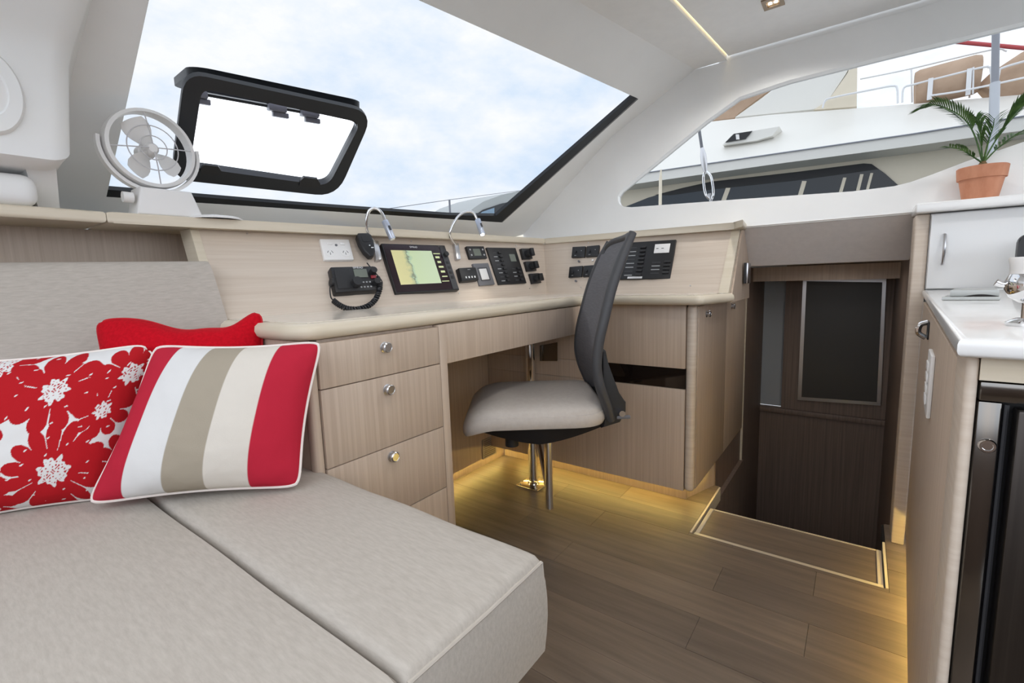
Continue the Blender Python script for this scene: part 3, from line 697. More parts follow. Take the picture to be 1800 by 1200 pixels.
# ================================================================ PILLOWS
def pillow(name, label, corners, T, mat_, pipe_mat, pattern=None, nx=48, ny=36, pinch=.10, sag=None, r_pipe=.0028, nrm=None, rc=.05):
    """corners BL,BR,TR,TL in 3-D; plump both sides; piping round the edge"""
    BLc, BRc, TRc, TLc = corners; nrm = V(nrm).normalized()
    cen = (BLc+BRc+TRc+TLc)/4
    th = thing(name, label, 'pillow', V((cen.x, cen.y, min(c.z for c in corners))))
    def P(a, b):
        ua, ub = a, b
        s, t = 2*a-1, 2*b-1
        s2 = s*(1-pinch*(1-t*t)*abs(s)**2); t2 = t*(1-pinch*(1-s*s)*abs(t)**2)
        cr = 1-rc*(abs(s)**9*abs(t)**9); s2 *= cr; t2 *= cr
        a2, b2 = (s2+1)/2, (t2+1)/2
        p = (BLc*(1-a2)+BRc*a2)*(1-b2)+(TLc*(1-a2)+TRc*a2)*b2
        if sag: p = p + sag(a, b)
        return p
    def H(a, b):
        s, t = abs(2*a-1), abs(2*b-1)
        h = (max(0, 1-s**2.6)**.62)*(max(0, 1-t**2.6)**.62)
        wr = .05*math.sin(7*a+3*b)*(1-h)+.03*math.sin(13*b-5*a)*(1-h)
        return T*(h+wr*h)
    bm = bmesh.new(); col = bm.verts.layers.float_color.new('Print') if pattern else None
    gs = []
    for sd in (1, -1):
        g = []
        for i in range(nx+1):
            row = []
            for j in range(ny+1):
                a, b = i/nx, j/ny
                if sd < 0 and (i in (0, nx) or j in (0, ny)): row.append(gs[0][i][j]); continue
                a_, b_ = (1-math.cos(math.pi*a))/2*.35+a*.65, (1-math.cos(math.pi*b))/2*.35+b*.65
                v = bm.verts.new(P(a_, b_)+nrm*H(a_, b_)*sd)
                if pattern: v[col] = (*pattern(a_, b_), 1)
                row.append(v)
            g.append(row)
        gs.append(g)
        for i in range(nx):
            for j in range(ny): bm.faces.new((g[i][j], g[i+1][j], g[i+1][j+1], g[i][j+1]))
    obj('cover', bm, mat_, th)
    per = [P(i/40, 0) for i in range(40)]+[P(1, i/30) for i in range(30)]+[P(1-i/40, 1) for i in range(40)]+[P(0, 1-i/30) for i in range(30)]
    if pipe_mat: obj('piping', loop_tube(bmesh.new(), per, r_pipe, 6), pipe_mat, th)
    return th
def attr_fabric(name):
    m = mat(name, (1, 1, 1), .88, spec=.15); N, K, b = nodes(m)
    at = N.new('ShaderNodeAttribute'); at.attribute_name = 'Print'; K(at.outputs['Color'], b.inputs['Base Color'])
    t = N.new('ShaderNodeTexCoord'); nz = N.new('ShaderNodeTexNoise'); nz.inputs['Scale'].default_value = 700; nz.inputs['Detail'].default_value = 2
    bp = N.new('ShaderNodeBump'); bp.inputs['Strength'].default_value = .12; bp.inputs['Distance'].default_value = .002
    K(t.outputs['Object'], nz.inputs['Vector']); K(nz.outputs['Fac'], bp.inputs['Height']); n2 = N.new('ShaderNodeTexNoise'); n2.inputs['Scale'].default_value = 16; n2.inputs['Detail'].default_value = 2; b2_ = N.new('ShaderNodeBump'); b2_.inputs['Strength'].default_value = .35; b2_.inputs['Distance'].default_value = .02
    K(t.outputs['Object'], n2.inputs['Vector']); K(n2.outputs['Fac'], b2_.inputs['Height']); K(bp.outputs[0], b2_.inputs['Normal']); K(b2_.outputs[0], b.inputs['Normal']); return m
PRINT = attr_fabric('printed_cotton')
# plane of the striped pillow: bottom edge on the seat, leaning back
def lean_plane(p, q, deg):
    e_ = (q-p); e_.z = 0; e_.normalize(); n = V((e_.y, -e_.x, 0))
    if n.dot(CP-p) < 0: n = -n
    return (n*math.cos(math.radians(deg))+V((0, 0, 1))*math.sin(math.radians(deg))).normalized()
zb = SZ+.013
pbl, pbr = PZ(150, 888, zb), PZ(528, 856, zb); nS = lean_plane(pbl, pbr, 17)
cs_ = [pbl, pbr, PN(567, 599, pbl, nS), PN(272, 606, pbl, nS)]
RD = lin(182, 38, 58); WH = lin(218, 217, 216); TN = lin(164, 154, 138); CRM = lin(214, 207, 197)
def stripes(a, b):
    for lim, c in ((.175, RD), (.365, WH), (.555, TN), (.765, CRM), (2, RD)):
        if a < lim: return c
pillow('striped_pillow', 'pillow striped red, white and tan with white piping', cs_, .052, PRINT, PIPE, stripes, 200, 40, .07, nrm=nS)
# floral pillow on the far left, a little behind
fbl, fbr = PZ(-150, 925, zb), PZ(212, 876, zb); fbl = fbl+V((-.02, .0, 0)); fbr = fbr+V((-.035, .02, 0)); nF = lean_plane(fbl, fbr, 11)
cf_ = [PN(-150, 930, fbl, nF), PN(222, 872, fbl, nF), PN(280, 600, fbl, nF), PN(-110, 640, fbl, nF)]
FR_, FW_ = lin(176, 26, 34), lin(220, 219, 218)
FLW = [(.66, .33, .27, 14, .0), (.60, .70, .25, 9, .6), (.88, .82, .23, 10, .2), (.83, .56, .17, 9, 1.1), (.34, .88, .24, 11, .3), (.30, .52, .22, 10, .9), (.93, .14, .25, 12, .5), (.40, .08, .23, 12, .1), (.08, .66, .22, 10, .4), (.08, .22, .25, 10, .7)]
FLW = [(.66, .24, .36, 15, .0), (.60, .74, .31, 10, .6), (.93, .80, .26, 10, .2), (.84, .58, .20, 9, 1.1), (.30, .95, .30, 11, .3), (.25, .55, .26, 10, .9), (1.0, .22, .26, 12, .5), (.30, .10, .30, 12, .1), (.02, .75, .26, 10, .4), (.05, .25, .28, 10, .7)]
def floral(a, b):
    asp = 1.3; col = FR_
    if abs(b-(.475+.05*math.sin(a*8+1))) < .16*(1+.35*math.sin(a*15)): col = FW_
    if abs(b-(.93+.03*math.sin(a*11))) < .085*(1+.5*math.sin(a*21+2)): col = FW_
    if abs(b-(.03+.05*math.sin(a*9+2))) < .08*(1+.6*math.sin(a*17)): col = FW_
    cen = False
    for k, (cx, cy, R_, n_, ph) in enumerate(FLW):
        dx, dy = (a-cx)*asp, b-cy; r = math.hypot(dx, dy); th = math.atan2(dy, dx)+ph
        pet = abs(math.cos(n_*th/2)); lim = R_*.86*(.62+.38*pet**.5)
        if r < lim: col = FR_
        if r < lim and pet < .10 and r > R_*(.55+.2*math.sin(3*th+k)): col = FW_
    for k, (cx, cy, R_, n_, ph) in enumerate(FLW):
        dx, dy = (a-cx)*asp, b-cy; r = math.hypot(dx, dy); th = math.atan2(dy, dx)
        c_ = R_*.24*(1+.16*math.sin(7*th+k)+.12*math.sin(12*th+2*k))
        if r < c_:
            col = FW_
            if r < c_*.8 and math.sin(dx*190+1.7*math.sin(dy*120)+k)*math.sin(dy*170+1.3*math.sin(dx*140)) > .45: col = FR_
    u, v = a*.8+b*.6, b*.8-a*.6
    if col == FR_ and math.sin(u*31+1.5*math.sin(v*17))*math.sin(v*57+2*math.sin(u*13)) > .965: col = FW_
    return col
pillow('floral_pillow', 'red and white floral print pillow with white piping', cf_, .05, PRINT, PIPE, floral, 340, 260, .06, nrm=nF, rc=.13)
# plain red pillow behind
rz = PX(467, 552, -.90); rl = PX(166, 563, -1.085)
nR = lean_plane(V((rl.x, rl.y, 0)), V((rz.x, rz.y, 0)), 16)
upv = (V((0, 0, 1))-nR*nR.z).normalized()
cr4 = [rl+upv*(-.27)+V((0, .02, 0)), rz+upv*(-.27), PN(462, 541, rz, nR), PN(166, 561, rz, nR)]
cr4[0] = PN(190, 720, rz, nR); cr4[1] = PN(468, 720, rz, nR)
def redsag(a, b):
    f = max(0, (b-.3)/.7)**2
    return upv*(f*(-.030*math.exp(-((a-.55)/.22)**2)-.022*math.exp(-((a-.80)/.13)**2)+.0*a))
pillow('red_pillow', 'plain bright red pillow behind the striped one', cr4, .045, FABRED, mat('red_piping', lin(186, 10, 30), .8), None, 56, 44, .03, redsag, nrm=nR, r_pipe=.0022, rc=.09)
# ================================================================ HATCH IN THE FRONT WINDOW
ht_ = thing('deck_hatch', 'open black framed hatch set into the front window', 'hatch', PW(480, 240))
obj('frame', hole_slab([PW(*p, .012) for p in hout], [[PW(*p, .012) for p in hin]], WO, .016), GSKT, ht_)
def shrink(pts, k):
    cx = sum(p[0] for p in pts)/len(pts); cy = sum(p[1] for p in pts)/len(pts)
    return [(cx+(x-cx)*k, cy+(y-cy)*k) for x, y in pts]
obj('inner_lip', hole_slab([PW(*p, .002) for p in shrink(hin, 1.07)], [[PW(*p, .002) for p in shrink(hin, .985)]], WO, .022), mat('hatch_lip', (.02, .021, .024), .3), ht_)
for (x, y) in ((372, 302), (546, 324)):
    q = [PW(*p, .016) for p in ((x-18, y-6), (x-12, y-12), (x+12, y-9), (x+17, y-1), (x+15, y+6), (x-20, y+3))]
    obj('catch', slab(q, WO, .008), BLACK, ht_)
A_ = PW(334, 128, -.03); B_ = PW(642, 190, -.03)
def far(px, py, P, Ln):
    d = ray(px, py); o = CP-P; a = d.dot(d); b = 2*d.dot(o); c = o.dot(o)-Ln*Ln; dd = b*b-4*a*c
    return CP+d*((-b+math.sqrt(dd))/(2*a)) if dd > 0 else CP+d*(-b/(2*a))
Dv = (far(294, 152, A_, .236)-A_).normalized()
uh = (B_-A_).normalized(); Dv = (Dv-uh*Dv.dot(uh)*.35).normalized(); nh = uh.cross(Dv).normalized()
if nh.z < 0: nh = -nh
LW = (B_-A_).length; LL = .236
def lidp(a, b, c=0): return A_+uh*(a*LW)+Dv*(b*LL)+nh*c
lid = thing('hatch_lid', 'raised hatch lid seen edge-on above the hatch opening', 'hatch lid', lidp(.5, .5))
def lp(w_, h_, r, k=4): return [(x/LW+.5, y/LL+.5) for x, y in rrect(w_, h_, r, k+3)]
obj('rim', hole_slab([lidp(a, b) for a, b in lp(LW, LL, .045)], [[lidp(a, b) for a, b in lp(LW-.045, LL-.045, .02)]], nh, .017), GSKT, lid)
obj('acrylic', slab([lidp(a, b, .010) for a, b in lp(LW-.04, LL-.04, .02)], nh, .004), ACRYL, lid)
LAT = mat('latch_grey', lin(120, 120, 128), .4)
for a in (.12, .60, .82):
    l_ = obj('latch', B((-.024, -.014, -.018), (.024, .014, 0), Fr(lidp(a, .90), uh, Dv, nh), .003), LAT, lid)
    obj('lever', B((-.013, -.008, -.032), (.030, .008, -.018), Fr(lidp(a, .90), uh, Dv, nh), .002), LAT, l_)
obj('stay_bar', tube(bmesh.new(), [lidp(.10, .93, -.006), lidp(.9, .93, -.006)], .004, 8), BLACK, lid)
# ================================================================ FAN ON THE LEDGE
XF = -1.285
cR = PX(264, 263, XF); rz_ = (PX(258, 191, XF).z-PX(268, 335, XF).z)/2; ry_ = (PX(340, 275, XF).y-PX(188, 250, XF).y)/2
FRd = (rz_+ry_)/2
ff = Fr(cR, (0, 1, 0), (0, 0, 1), (1, 0, 0))
fan = thing('desk_fan', 'small white caged fan on a yoke standing on the ledge', 'fan', V((XF, cR.y, LT)))
def ring(bm, R_, r, z, k=40, kk=8, fr=ff): return loop_tube(bm, [fr(R_*math.cos(2*math.pi*i/k), R_*math.sin(2*math.pi*i/k), z) for i in range(k)], r, kk)
bm = bmesh.new(); lathe(bm, [(FRd*.90, -.016), (FRd*1.0, -.016), (FRd*1.01, 0), (FRd*.98, .016), (FRd*.90, .018), (FRd*.885, .010), (FRd*.90, -.016)], ff, 48); obj('cage_ring', bm, PLASTW, fan)
cg = bmesh.new(); ring(cg, FRd*.30, .0012, .022, 28, 6); ring(cg, FRd*.56, .0012, .020, 36, 6)
for i in range(4):
    a = math.pi/2*i+.1; tube(cg, [ff(FRd*.93*math.cos(a), FRd*.93*math.sin(a), .014), ff(FRd*.5*math.cos(a), FRd*.5*math.sin(a), .021), ff(FRd*.1*math.cos(a), FRd*.1*math.sin(a), .023)], .0013, 6)
obj('cage_wires', cg, mat('wire_white', lin(200, 198, 200), .4), fan)
obj('hub', lathe(bmesh.new(), [(0, .020), (FRd*.10, .019), (FRd*.15, .013), (FRd*.155, -.02), (FRd*.20, -.022), (FRd*.20, -.05), (FRd*.14, -.06), (0, -.06)], ff, 24), PLASTW, fan)
for i in range(3):
    a0 = math.radians((118, 238, 318)[i]); bm = bmesh.new(); g = []
    for rr in range(7):
        t = rr/6; R_ = FRd*(.12+.66*t); row = []
        for j in range(6):
            s = -1+2*j/5; wd = .42+.16*math.sin(math.pi*min(1, t*1.05)); a = a0+s*wd*(1-.15*t)*(1 if t < .95 else .8)
            row.append((ff(R_*math.cos(a), R_*math.sin(a), .004-s*.012), ff(R_*math.cos(a), R_*math.sin(a), .002-s*.012)))
        g.append(row)
    for k_ in (0, 1):
        vs = [[bm.verts.new(c[k_]) for c in r] for r in g]
        for a in range(6):
            for j in range(5): bm.faces.new((vs[a][j], vs[a+1][j], vs[a+1][j+1], vs[a][j+1]))
        if k_ == 0: v0 = vs
    for a in range(6):
        for j in (0, 5): bm.faces.new((v0[a][j], v0[a+1][j], vs[a+1][j], vs[a][j]))
    for j in range(5):
        for a in (0, 6): bm.faces.new((v0[a][j], v0[a][j+1], vs[a][j+1], vs[a][j]))
    obj('blade', bm, PLASTW, fan)
yk = [ff(FRd*1.12*math.cos(math.radians(a)), FRd*1.12*math.sin(math.radians(a)), -.004) for a in range(172, 369, 7)]
bm = bmesh.new(); prev = None
for i, a in enumerate(range(172, 369, 7)):
    c_, s_ = math.cos(math.radians(a)), math.sin(math.radians(a)); cur = [bm.verts.new(ff(R_*c_, R_*s_, z)) for R_, z in ((FRd*1.05, -.012), (FRd*1.13, -.012), (FRd*1.13, .008), (FRd*1.05, .008))]
    if prev:
        for j in range(4): bm.faces.new((prev[j], prev[(j+1) % 4], cur[(j+1) % 4], cur[j]))
    else: bm.faces.new(cur[::-1])
    prev = cur
bm.faces.new(prev); obj('yoke', bm, PLASTW, fan)
zb0 = cR.z-FRd*1.13
bfr = Fr((XF+.005, cR.y+.012, LT), (0, 1, 0), (0, 0, 1), (1, 0, 0))
bh = max(.02, zb0-LT+.006)
obj('base', prism(bmesh.new(), [(-.062, 0), (.066, 0), (.046, bh), (-.050, bh)], -.035, .035, bfr, bev=.006, seg=3), PLASTW, fan)
for i in range(4): obj('button', B((-.022+i*.012, bh, -.004), (-.016+i*.012, bh+.003, .004), bfr, .001), MGREY, fan)
obj('swivel_knob', cyl(bmesh.new(), Fr(bfr(-.062, bh*.6, .02), (0, 0, 1), (1, 0, 0), (0, -1, 0)), .011, 0, .018, 16), PLASTW, fan)
dsc = PZ(392, 384, LT); dfr2 = Fr((dsc.x-.045, dsc.y, LT), (1, 0, 0), (0, 1, 0), (0, 0, 1))
vd = thing('vent_dome', 'low white plastic vent dome on the ledge beside the fan', 'vent', dfr2.o)
obj('dome', lathe(bmesh.new(), [(.06, 0), (.06, .003), (.052, .007), (.03, .010), (0, .011)], dfr2, 32), PLASTW, vd)
obj('centre_button', lathe(bmesh.new(), [(.012, .0105), (.012, .013), (0, .0135)], dfr2, 16), PLASTW, vd)
# ================================================================ INSTRUMENTS
def dev(pat, name, label, cat, tl, tr, bl, br, depth, m, bev=.002, rad=None, group=None):
    f, w_, h_ = pat.frame(tl, tr, bl, br); t = thing(name, label, cat, f.o, group)
    if rad: obj('body', prism(bmesh.new(), rrect(w_, h_, rad), -.006, depth, f, bev=bev), m, t)
    else: obj('body', B((-w_/2, -h_/2, -.006), (w_/2, h_/2, depth), f, bev), m, t)
    return t, f, w_, h_
t, f, w_, h_ = dev(CA, 'power_outlet', 'white double power outlet left of the radio microphone', 'power outlet', (559, 424), (612, 425), (569, 461), (619, 460), .007, PLASTW, .002)
SLOT = mat('outlet_slot', (.12, .12, .12), .6)
for sx in (-1, 1):
    s_ = obj('socket', cyl(bmesh.new(), f.at(sx*w_*.26, -h_*.16, .007), h_*.20, -.0005, .0008, 20), PLASTW, t)
    for a in (-1, 0, 1):
        g = f.at(sx*w_*.26+a*h_*.085, -h_*.13-(0 if a else .09*h_), .0078); ang = a*.5
        g = Fr(g.o, g.u*math.cos(ang)+g.v*math.sin(ang), g.v*math.cos(ang)-g.u*math.sin(ang)); obj('slot', B((-.0008, -.004, -.0003), (.0008, .004, .0003), g), SLOT, s_)
    k = obj('switch', B((-.007, -.004, 0), (.007, .004, .003), f.at(sx*w_*.22, h_*.26, .007), .001), PLASTW, t)
obj('screw_cap', cyl(bmesh.new(), f.at(0, h_*.2, .007), .004, -.0004, .0008, 12), MGREY, t)
# radio
t, f, w_, h_ = dev(CA, 'vhf_radio', 'black fixed radio with small screen below the white outlet', 'radio', (574, 478), (653, 474), (586, 521), (662, 517), .018, BLACK, .004)
obj('speaker_panel', B((-w_*.44, -h_*.38, .018), (-w_*.12, h_*.38, .0195), f, .001), BLACKM, t)
sc = obj('screen', B((-w_*.02, h_*.02, .018), (w_*.28, h_*.36, .0198), f), LCD, t)
obj('tuning_knob', cyl(bmesh.new(), f.at(-w_*.04, -h_*.22, .018), h_*.17, 0, .016, 20), BLACKM, t)
obj('power_knob', cyl(bmesh.new(), f.at(w_*.42, h_*.24, .018), h_*.12, 0, .012, 16), BLACKM, t)
obj('channel_knob', cyl(bmesh.new(), f.at(w_*.43, -h_*.22, .018), h_*.12, 0, .012, 16), BLACKM, t)
obj('distress_cover', B((w_*.34, -.004, .018), (w_*.46, .006, .022), f, .001), mat('red_cover', lin(140, 40, 50), .4), t)
gl = mat('lit_key', lin(170, 190, 60), .4, emit=(.6, .8, .1), estr=.6)
for i in range(4):
    for j in range(2): obj('key', B((-.0026, -.0022, 0), (.0026, .0022, .0012), f.at(w_*(.07+.075*i), -h_*(.17+.19*j), .018), .0005), gl if (i, j) == (0, 0) else MARK, t)
link('brand_lettering', text_mesh('SIMRAD', h_*.11, f.at(w_*.10, h_*.43, .0185)), MARKW, t)
for sx in (-1, 1): obj('mount_knob', cyl(bmesh.new(), Fr(f(sx*w_*.5, -h_*.06, .012), f.v, f.n, f.u*sx), h_*.14, 0, .006, 14), BLACKM, t)
vf, vw, vh = f, w_, h_
# handset and coiled cord
fm, mw, mh = CA.frame((618, 423), (645, 422), (633, 464), (657, 462)); tm = thing('radio_microphone', 'black handheld radio microphone clipped above the radio', 'microphone', fm.o)
obj('grip', prism(bmesh.new(), [(x*mw*.5, y*mh*.5) for x, y in ((-.80, 1), (.55, 1), (.92, .80), (.95, .2), (.70, -.62), (.28, -1.0), (-.22, -1.0), (-.70, -.55), (-1.0, .15), (-1.02, .8))], .012, .034, fm, bev=.005, seg=3), BLACK, tm)
obj('clip', B((-.006, -.004, 0), (.006, .010, .013), fm), BLACK, tm)
obj('speaker_face', prism(bmesh.new(), rrect(mw*.6, mh*.28, .005, 3, -.0, mh*.24), .034, .0348, fm), BLACKM, tm)
for (a, b) in ((.06, -.06), (.16, -.16), (.24, -.16)): obj('button', B((-.002, -.0015, 0), (.002, .0015, .001), fm.at(mw*a, mh*b, .034)), MARKW, tm)
def cp(px, py, off): p = CA.hit(px, py); d = (CP-p).normalized(); return p+d*off
cord = thing('coiled_cord', 'coiled black cord looping from the microphone under the radio', 'cord', cp(630, 545, .03))
thin = smooth_path([cp(645, 462, .024), cp(655, 474, .030), cp(668, 489, .036), cp(672, 497, .034), cp(670, 505, .032)], 5)
coil_c = smooth_path([cp(668, 496, .035), cp(667, 510, .034), cp(660, 526, .032), cp(648, 537, .030), cp(630, 543, .028), cp(610, 542, .027), cp(595, 535, .027), cp(586, 528, .026)], 8)
obj('straight_lead', tube(bmesh.new(), thin, .0017, 6), BLACK, cord)
dense = smooth_path(coil_c, 8); pth = []; turns = 30; nseg = turns*9
for i in range(nseg+1):
    s_ = i/nseg*(len(dense)-1); k = min(int(s_), len(dense)-2); p = dense[k].lerp(dense[k+1], s_-k); tt = (dense[k+1]-dense[k]).normalized()
    a = tt.cross(V((.9, -.2, .3))).normalized(); b = tt.cross(a); an = 2*math.pi*turns*i/nseg
    pth.append(p+(a*math.cos(an)+b*math.sin(an))*.0052)
obj('coil', tube(bmesh.new(), pth, .0030, 5), BLACK, cord)
obj('tail_lead', tube(bmesh.new(), smooth_path([cp(588, 529, .026), cp(582, 523, .024), cp(580, 510, .022), cp(581, 500, .026)], 5), .0017, 6), BLACK, cord)
# chart plotter
t, f, w_, h_ = dev(CA, 'chart_plotter', 'large chart plotter showing a yellow and green sea chart', 'chart plotter', (667, 432), (778, 435), (692, 520), (803, 512), .010, BLACK, .0015)
PURP = mat('plotter_glass', (.016, .004, .010), .12, spec=.6)
obj('glass_face', B((-w_*.485, -h_*.48, .010), (w_*.385, h_*.48, .0108), f), PURP, t)
obj('control_strip', B((w_*.39, -h_*.485, .010), (w_*.49, h_*.485, .012), f, .0008), DGREY, t)
def chart_mat():
    m = mat('sea_chart', (1, 1, 1), .4); N, K, b = nodes(m)
    tcn = N.new('ShaderNodeUVMap'); sep = N.new('ShaderNodeSeparateXYZ'); nz = N.new('ShaderNodeTexNoise'); nz.inputs['Scale'].default_value = 7; nz.inputs['Detail'].default_value = 6
    ma = N.new('ShaderNodeMath'); ma.operation = 'MULTIPLY_ADD'; ma.inputs[1].default_value = .28; rp = N.new('ShaderNodeValToRGB'); rp.color_ramp.interpolation = 'LINEAR'
    E_ = rp.color_ramp.elements; E_[0].position = .0; E_[0].color = (*lin(214, 208, 150), 1); E_[1].position = 1; E_[1].color = (*lin(196, 212, 176), 1)
    for ps, c in ((.40, (208, 202, 148)), (.47, (176, 182, 140)), (.50, (120, 130, 110)), (.52, (172, 196, 165)), (.58, (196, 212, 170))): e = E_.new(ps); e.color = (*lin(*c), 1)
    K(tcn.outputs[0], sep.inputs[0]); K(tcn.outputs[0], nz.inputs['Vector']); K(nz.outputs['Fac'], ma.inputs[0]); K(sep.outputs['X'], ma.inputs[2]); K(ma.outputs[0], rp.inputs[0])
    K(rp.outputs[0], b.inputs['Base Color']); K(rp.outputs[0], b.inputs['Emission Color']); b.inputs['Emission Strength'].default_value = .22; return m
def flat_uv(name, c4, m, par):
    me = bpy.data.meshes.new(name); me.from_pydata([tuple(p) for p in c4], [], [(0, 1, 2, 3)]); uv = me.uv_layers.new(name='UVMap')
    for i, q in enumerate(((0, 0), (1, 0), (1, 1), (0, 1))): uv.data[i].uv = q
    return link(name, me, m, par)
sx0_, sx1_, sy0_, sy1_ = -w_*.40, w_*.17, -h_*.34, h_*.36
sh = .10*w_*0
flat_uv('screen', [f(sx0_, sy0_, .0112), f(sx1_+.06*w_, sy0_, .0112), f(sx1_+.06*w_, sy1_, .0112), f(sx0_, sy1_, .0112)], chart_mat(), t)
DG = mat('screen_data', lin(190, 200, 150), .4, emit=lin(190, 200, 150), estr=.4)
for k_, (wa, hb) in enumerate(((.035, .022), (.030, .022), (.040, .020), (.035, .022), (.045, .012))): obj('data_readout', B((-w_*wa, -h_*hb, .0108), (w_*wa, h_*hb, .0111), f.at(w_*(.30+.005*k_), h_*(.22-.105*k_), 0)), DG, t)
obj('data_bar', B((w_*.25, h_*.29, .0108), (w_*.36, h_*.31, .0112), f), DG, t)
obj('data_bar', B((w_*.25, -h_*.31, .0108), (w_*.37, -h_*.295, .0112), f), DG, t)
link('brand_lettering', text_mesh('SIMRAD', h_*.05, f.at(-w_*.04, h_*.435, .0110), .0002), MARKW, t)
obj('rotary_knob', cyl(bmesh.new(), f.at(w_*.445, h_*.27, .012), w_*.036, 0, .010, 20), BLACKM, t)
for i in range(4): obj('button', B((-w_*.025, -h_*.03, 0), (w_*.025, h_*.03, .001), f.at(w_*.44, h_*(.10-.11*i), .012), .0005), BLACKM, t)
# lamps
def neck_lamp(label, plate, path, head, lit):
    f, w_, h_ = CA.frame(*plate); t = thing('reading_lamp', label, 'lamp', f.o)
    obj('mount_plate', B((-w_/2, -h_/2, -.006), (w_/2, h_/2, .010), f, .002), STEEL, t)
    obj('gooseneck', tube(bmesh.new(), smooth_path([f(0, h_*.35, .006)]+path, 8), .0042, 10), CHROME, t)
    a, b = head; d = (b-a).normalized(); hf = Fr(a, d.cross(V((0, 1, .2))).normalized(), d.cross(d.cross(V((0, 1, .2)))).normalized(), d); Ln = (b-a).length
    hd = obj('lamp_head', prism(bmesh.new(), rrect(.016, .016, .004, 3), -.004, Ln, hf, bev=.0015), mat('lamp_head_alloy', lin(196, 204, 220), .3, .7), t)
    obj('rocker', B((.0075, -.003, Ln*.3), (.010, .003, Ln*.55), hf), DGREY, hd)
    obj('led_lens', cyl(bmesh.new(), hf, .0062, Ln-.001, Ln+.002, 14), LEDL if lit else PLASTW, hd)
    if lit:
        ld = bpy.data.lights.new('reading_lamp_light', 'SPOT'); ld.energy = 1.1; ld.spot_size = math.radians(95); ld.spot_blend = .8; ld.shadow_soft_size = .006; ld.color = (1, .95, .85)
        lo = bpy.data.objects.new('reading_lamp_light', ld); COL.objects.link(lo); lo.location = b+d*.006; lo.rotation_euler = d.to_track_quat('-Z', 'Y').to_euler()
neck_lamp('unlit gooseneck lamp bent over between radio microphone and plotter', ((652, 428), (662, 427), (658, 462), (668, 460)), [PX(647, 410, -1.165), PX(644, 390, -1.16), PX(649, 371, -1.15), PX(660, 366, -1.135), PX(671, 374, -1.12), PX(678, 390, -1.105)], (PX(677, 390, -1.105), PX(690, 420, -1.085)), False)
neck_lamp('lit gooseneck reading lamp arching right of the plotter', ((794, 430), (803, 430), (799, 459), (806, 458)), [PX(791, 415, -1.115), PX(795, 398, -1.105), PX(806, 380, -1.09), PX(820, 372, -1.075), PX(832, 374, -1.06), PX(839, 386, -1.05)], (PX(840, 387, -1.05), PX(848, 412, -1.03)), True)
# small instruments right of the plotter
t, f, w_, h_ = dev(CA, 'gauge_display', 'small black display with four silver buttons', 'display', (816, 435), (847, 435), (823, 457), (853, 456), .008, BLACK, .001)
obj('screen', B((-w_*.2, -h_*.28, .008), (w_*.2, h_*.28, .0088), f), LCD, t)
for sx in (-1, 1):
    for sy in (-1, 1): obj('button', cyl(bmesh.new(), f.at(sx*w_*.36, sy*h_*.22, .008), .0035, 0, .0015, 10), STEEL, t)
t, f, w_, h_ = dev(CA, 'stereo_remote', 'small black keypad with a row of white marks', 'keypad', (800, 475), (830, 473), (806, 498), (836, 496), .016, BLACK, .003)
for i in range(4): obj('key', B((-.0028, -.0035, 0), (.0028, .0035, .001), f.at(w_*(-.22+.17*i), -h_*.24, .016), .0005), MARKW, t)
obj('badge', B((-.006, -.001, 0), (.006, .001, .0006), f.at(.004, h_*.33, .016)), MARK, t)
t, f, w_, h_ = dev(CA, 'light_switch', 'square grey framed switch with a white rocker', 'switch', (828, 465), (855, 464), (840, 504), (867, 501), .006, MGREY, .001)
obj('recess', B((-w_*.30, -h_*.30, .006), (w_*.30, h_*.30, .0066), f), DGREY, t)
obj('rocker', B((-w_*.27, -h_*.26, .0066), (w_*.20, h_*.24, .010), f, .001), PLASTW, t)
def breaker(pat, label, cs, cols, mats=BLACK):
    t, f, w_, h_ = dev(pat, 'breaker_panel', label, 'breaker panel', *cs, .004, BLACK, .001)
    for (cx, y0_, y1_, n_) in cols:
        for i in range(n_):
            y = y0_+(y1_-y0_)*i/max(1, n_-1)
            b_ = obj('breaker', B((-w_*.045, -h_*.028, 0), (w_*.045, h_*.028, .006), f.at(w_*(cx+.13), h_*y, .004), .001), BLACKM, t)
            obj('label_strip', B((-w_*.06, -h_*.010, 0), (w_*.06, h_*.010, .0005), f.at(w_*(cx-.03), h_*y, .004)), MARK if i % 3 else DGREY, t)
    return t, f, w_, h_
t, f, w_, h_ = breaker(CA, 'black breaker panel with small display beside the grey switch', ((853, 436), (904, 437), (874, 502), (923, 498)), ((-.27, .36, -.40, 8), (.22, -.08, -.40, 4)))
obj('screen', B((w_*.18, h_*.12, .004), (w_*.38, h_*.32, .0048), f), LCD, t)
for i, c in enumerate((((912, 438), (928, 438), (917, 457), (932, 456)), ((919, 461), (935, 460), (924, 478), (939, 477)), ((927, 482), (943, 481), (932, 500), (947, 498)))):
    lb = ('uppermost of three black rotary switches at the panel corner', 'middle one of three black rotary switches at the panel corner', 'lowest of three black rotary switches at the panel corner')[i]
    t, f, w_, h_ = dev(CA, 'rotary_switch', lb, 'switch', *c, .010, BLACK, .001, None, 'rotary switches beside the breaker panel')
    obj('knob_body', cyl(bmesh.new(), f.at(w_*.05, 0, .010), min(w_, h_)*.36, 0, .018, 18), BLACKM, t)
    obj('grip_bar', B((-w_*.12, -h_*.36, .028), (w_*.22, h_*.36, .040), f, .002), BLACK, t)
sq = (((1008, 435), (1031, 434), (1006, 454), (1029, 453)), ((1033, 434), (1055, 432), (1031, 453), (1053, 451)), ((1003, 470), (1026, 468), (1001, 489), (1024, 487)), ((1028, 468), (1050, 467), (1026, 488), (1048, 486)))
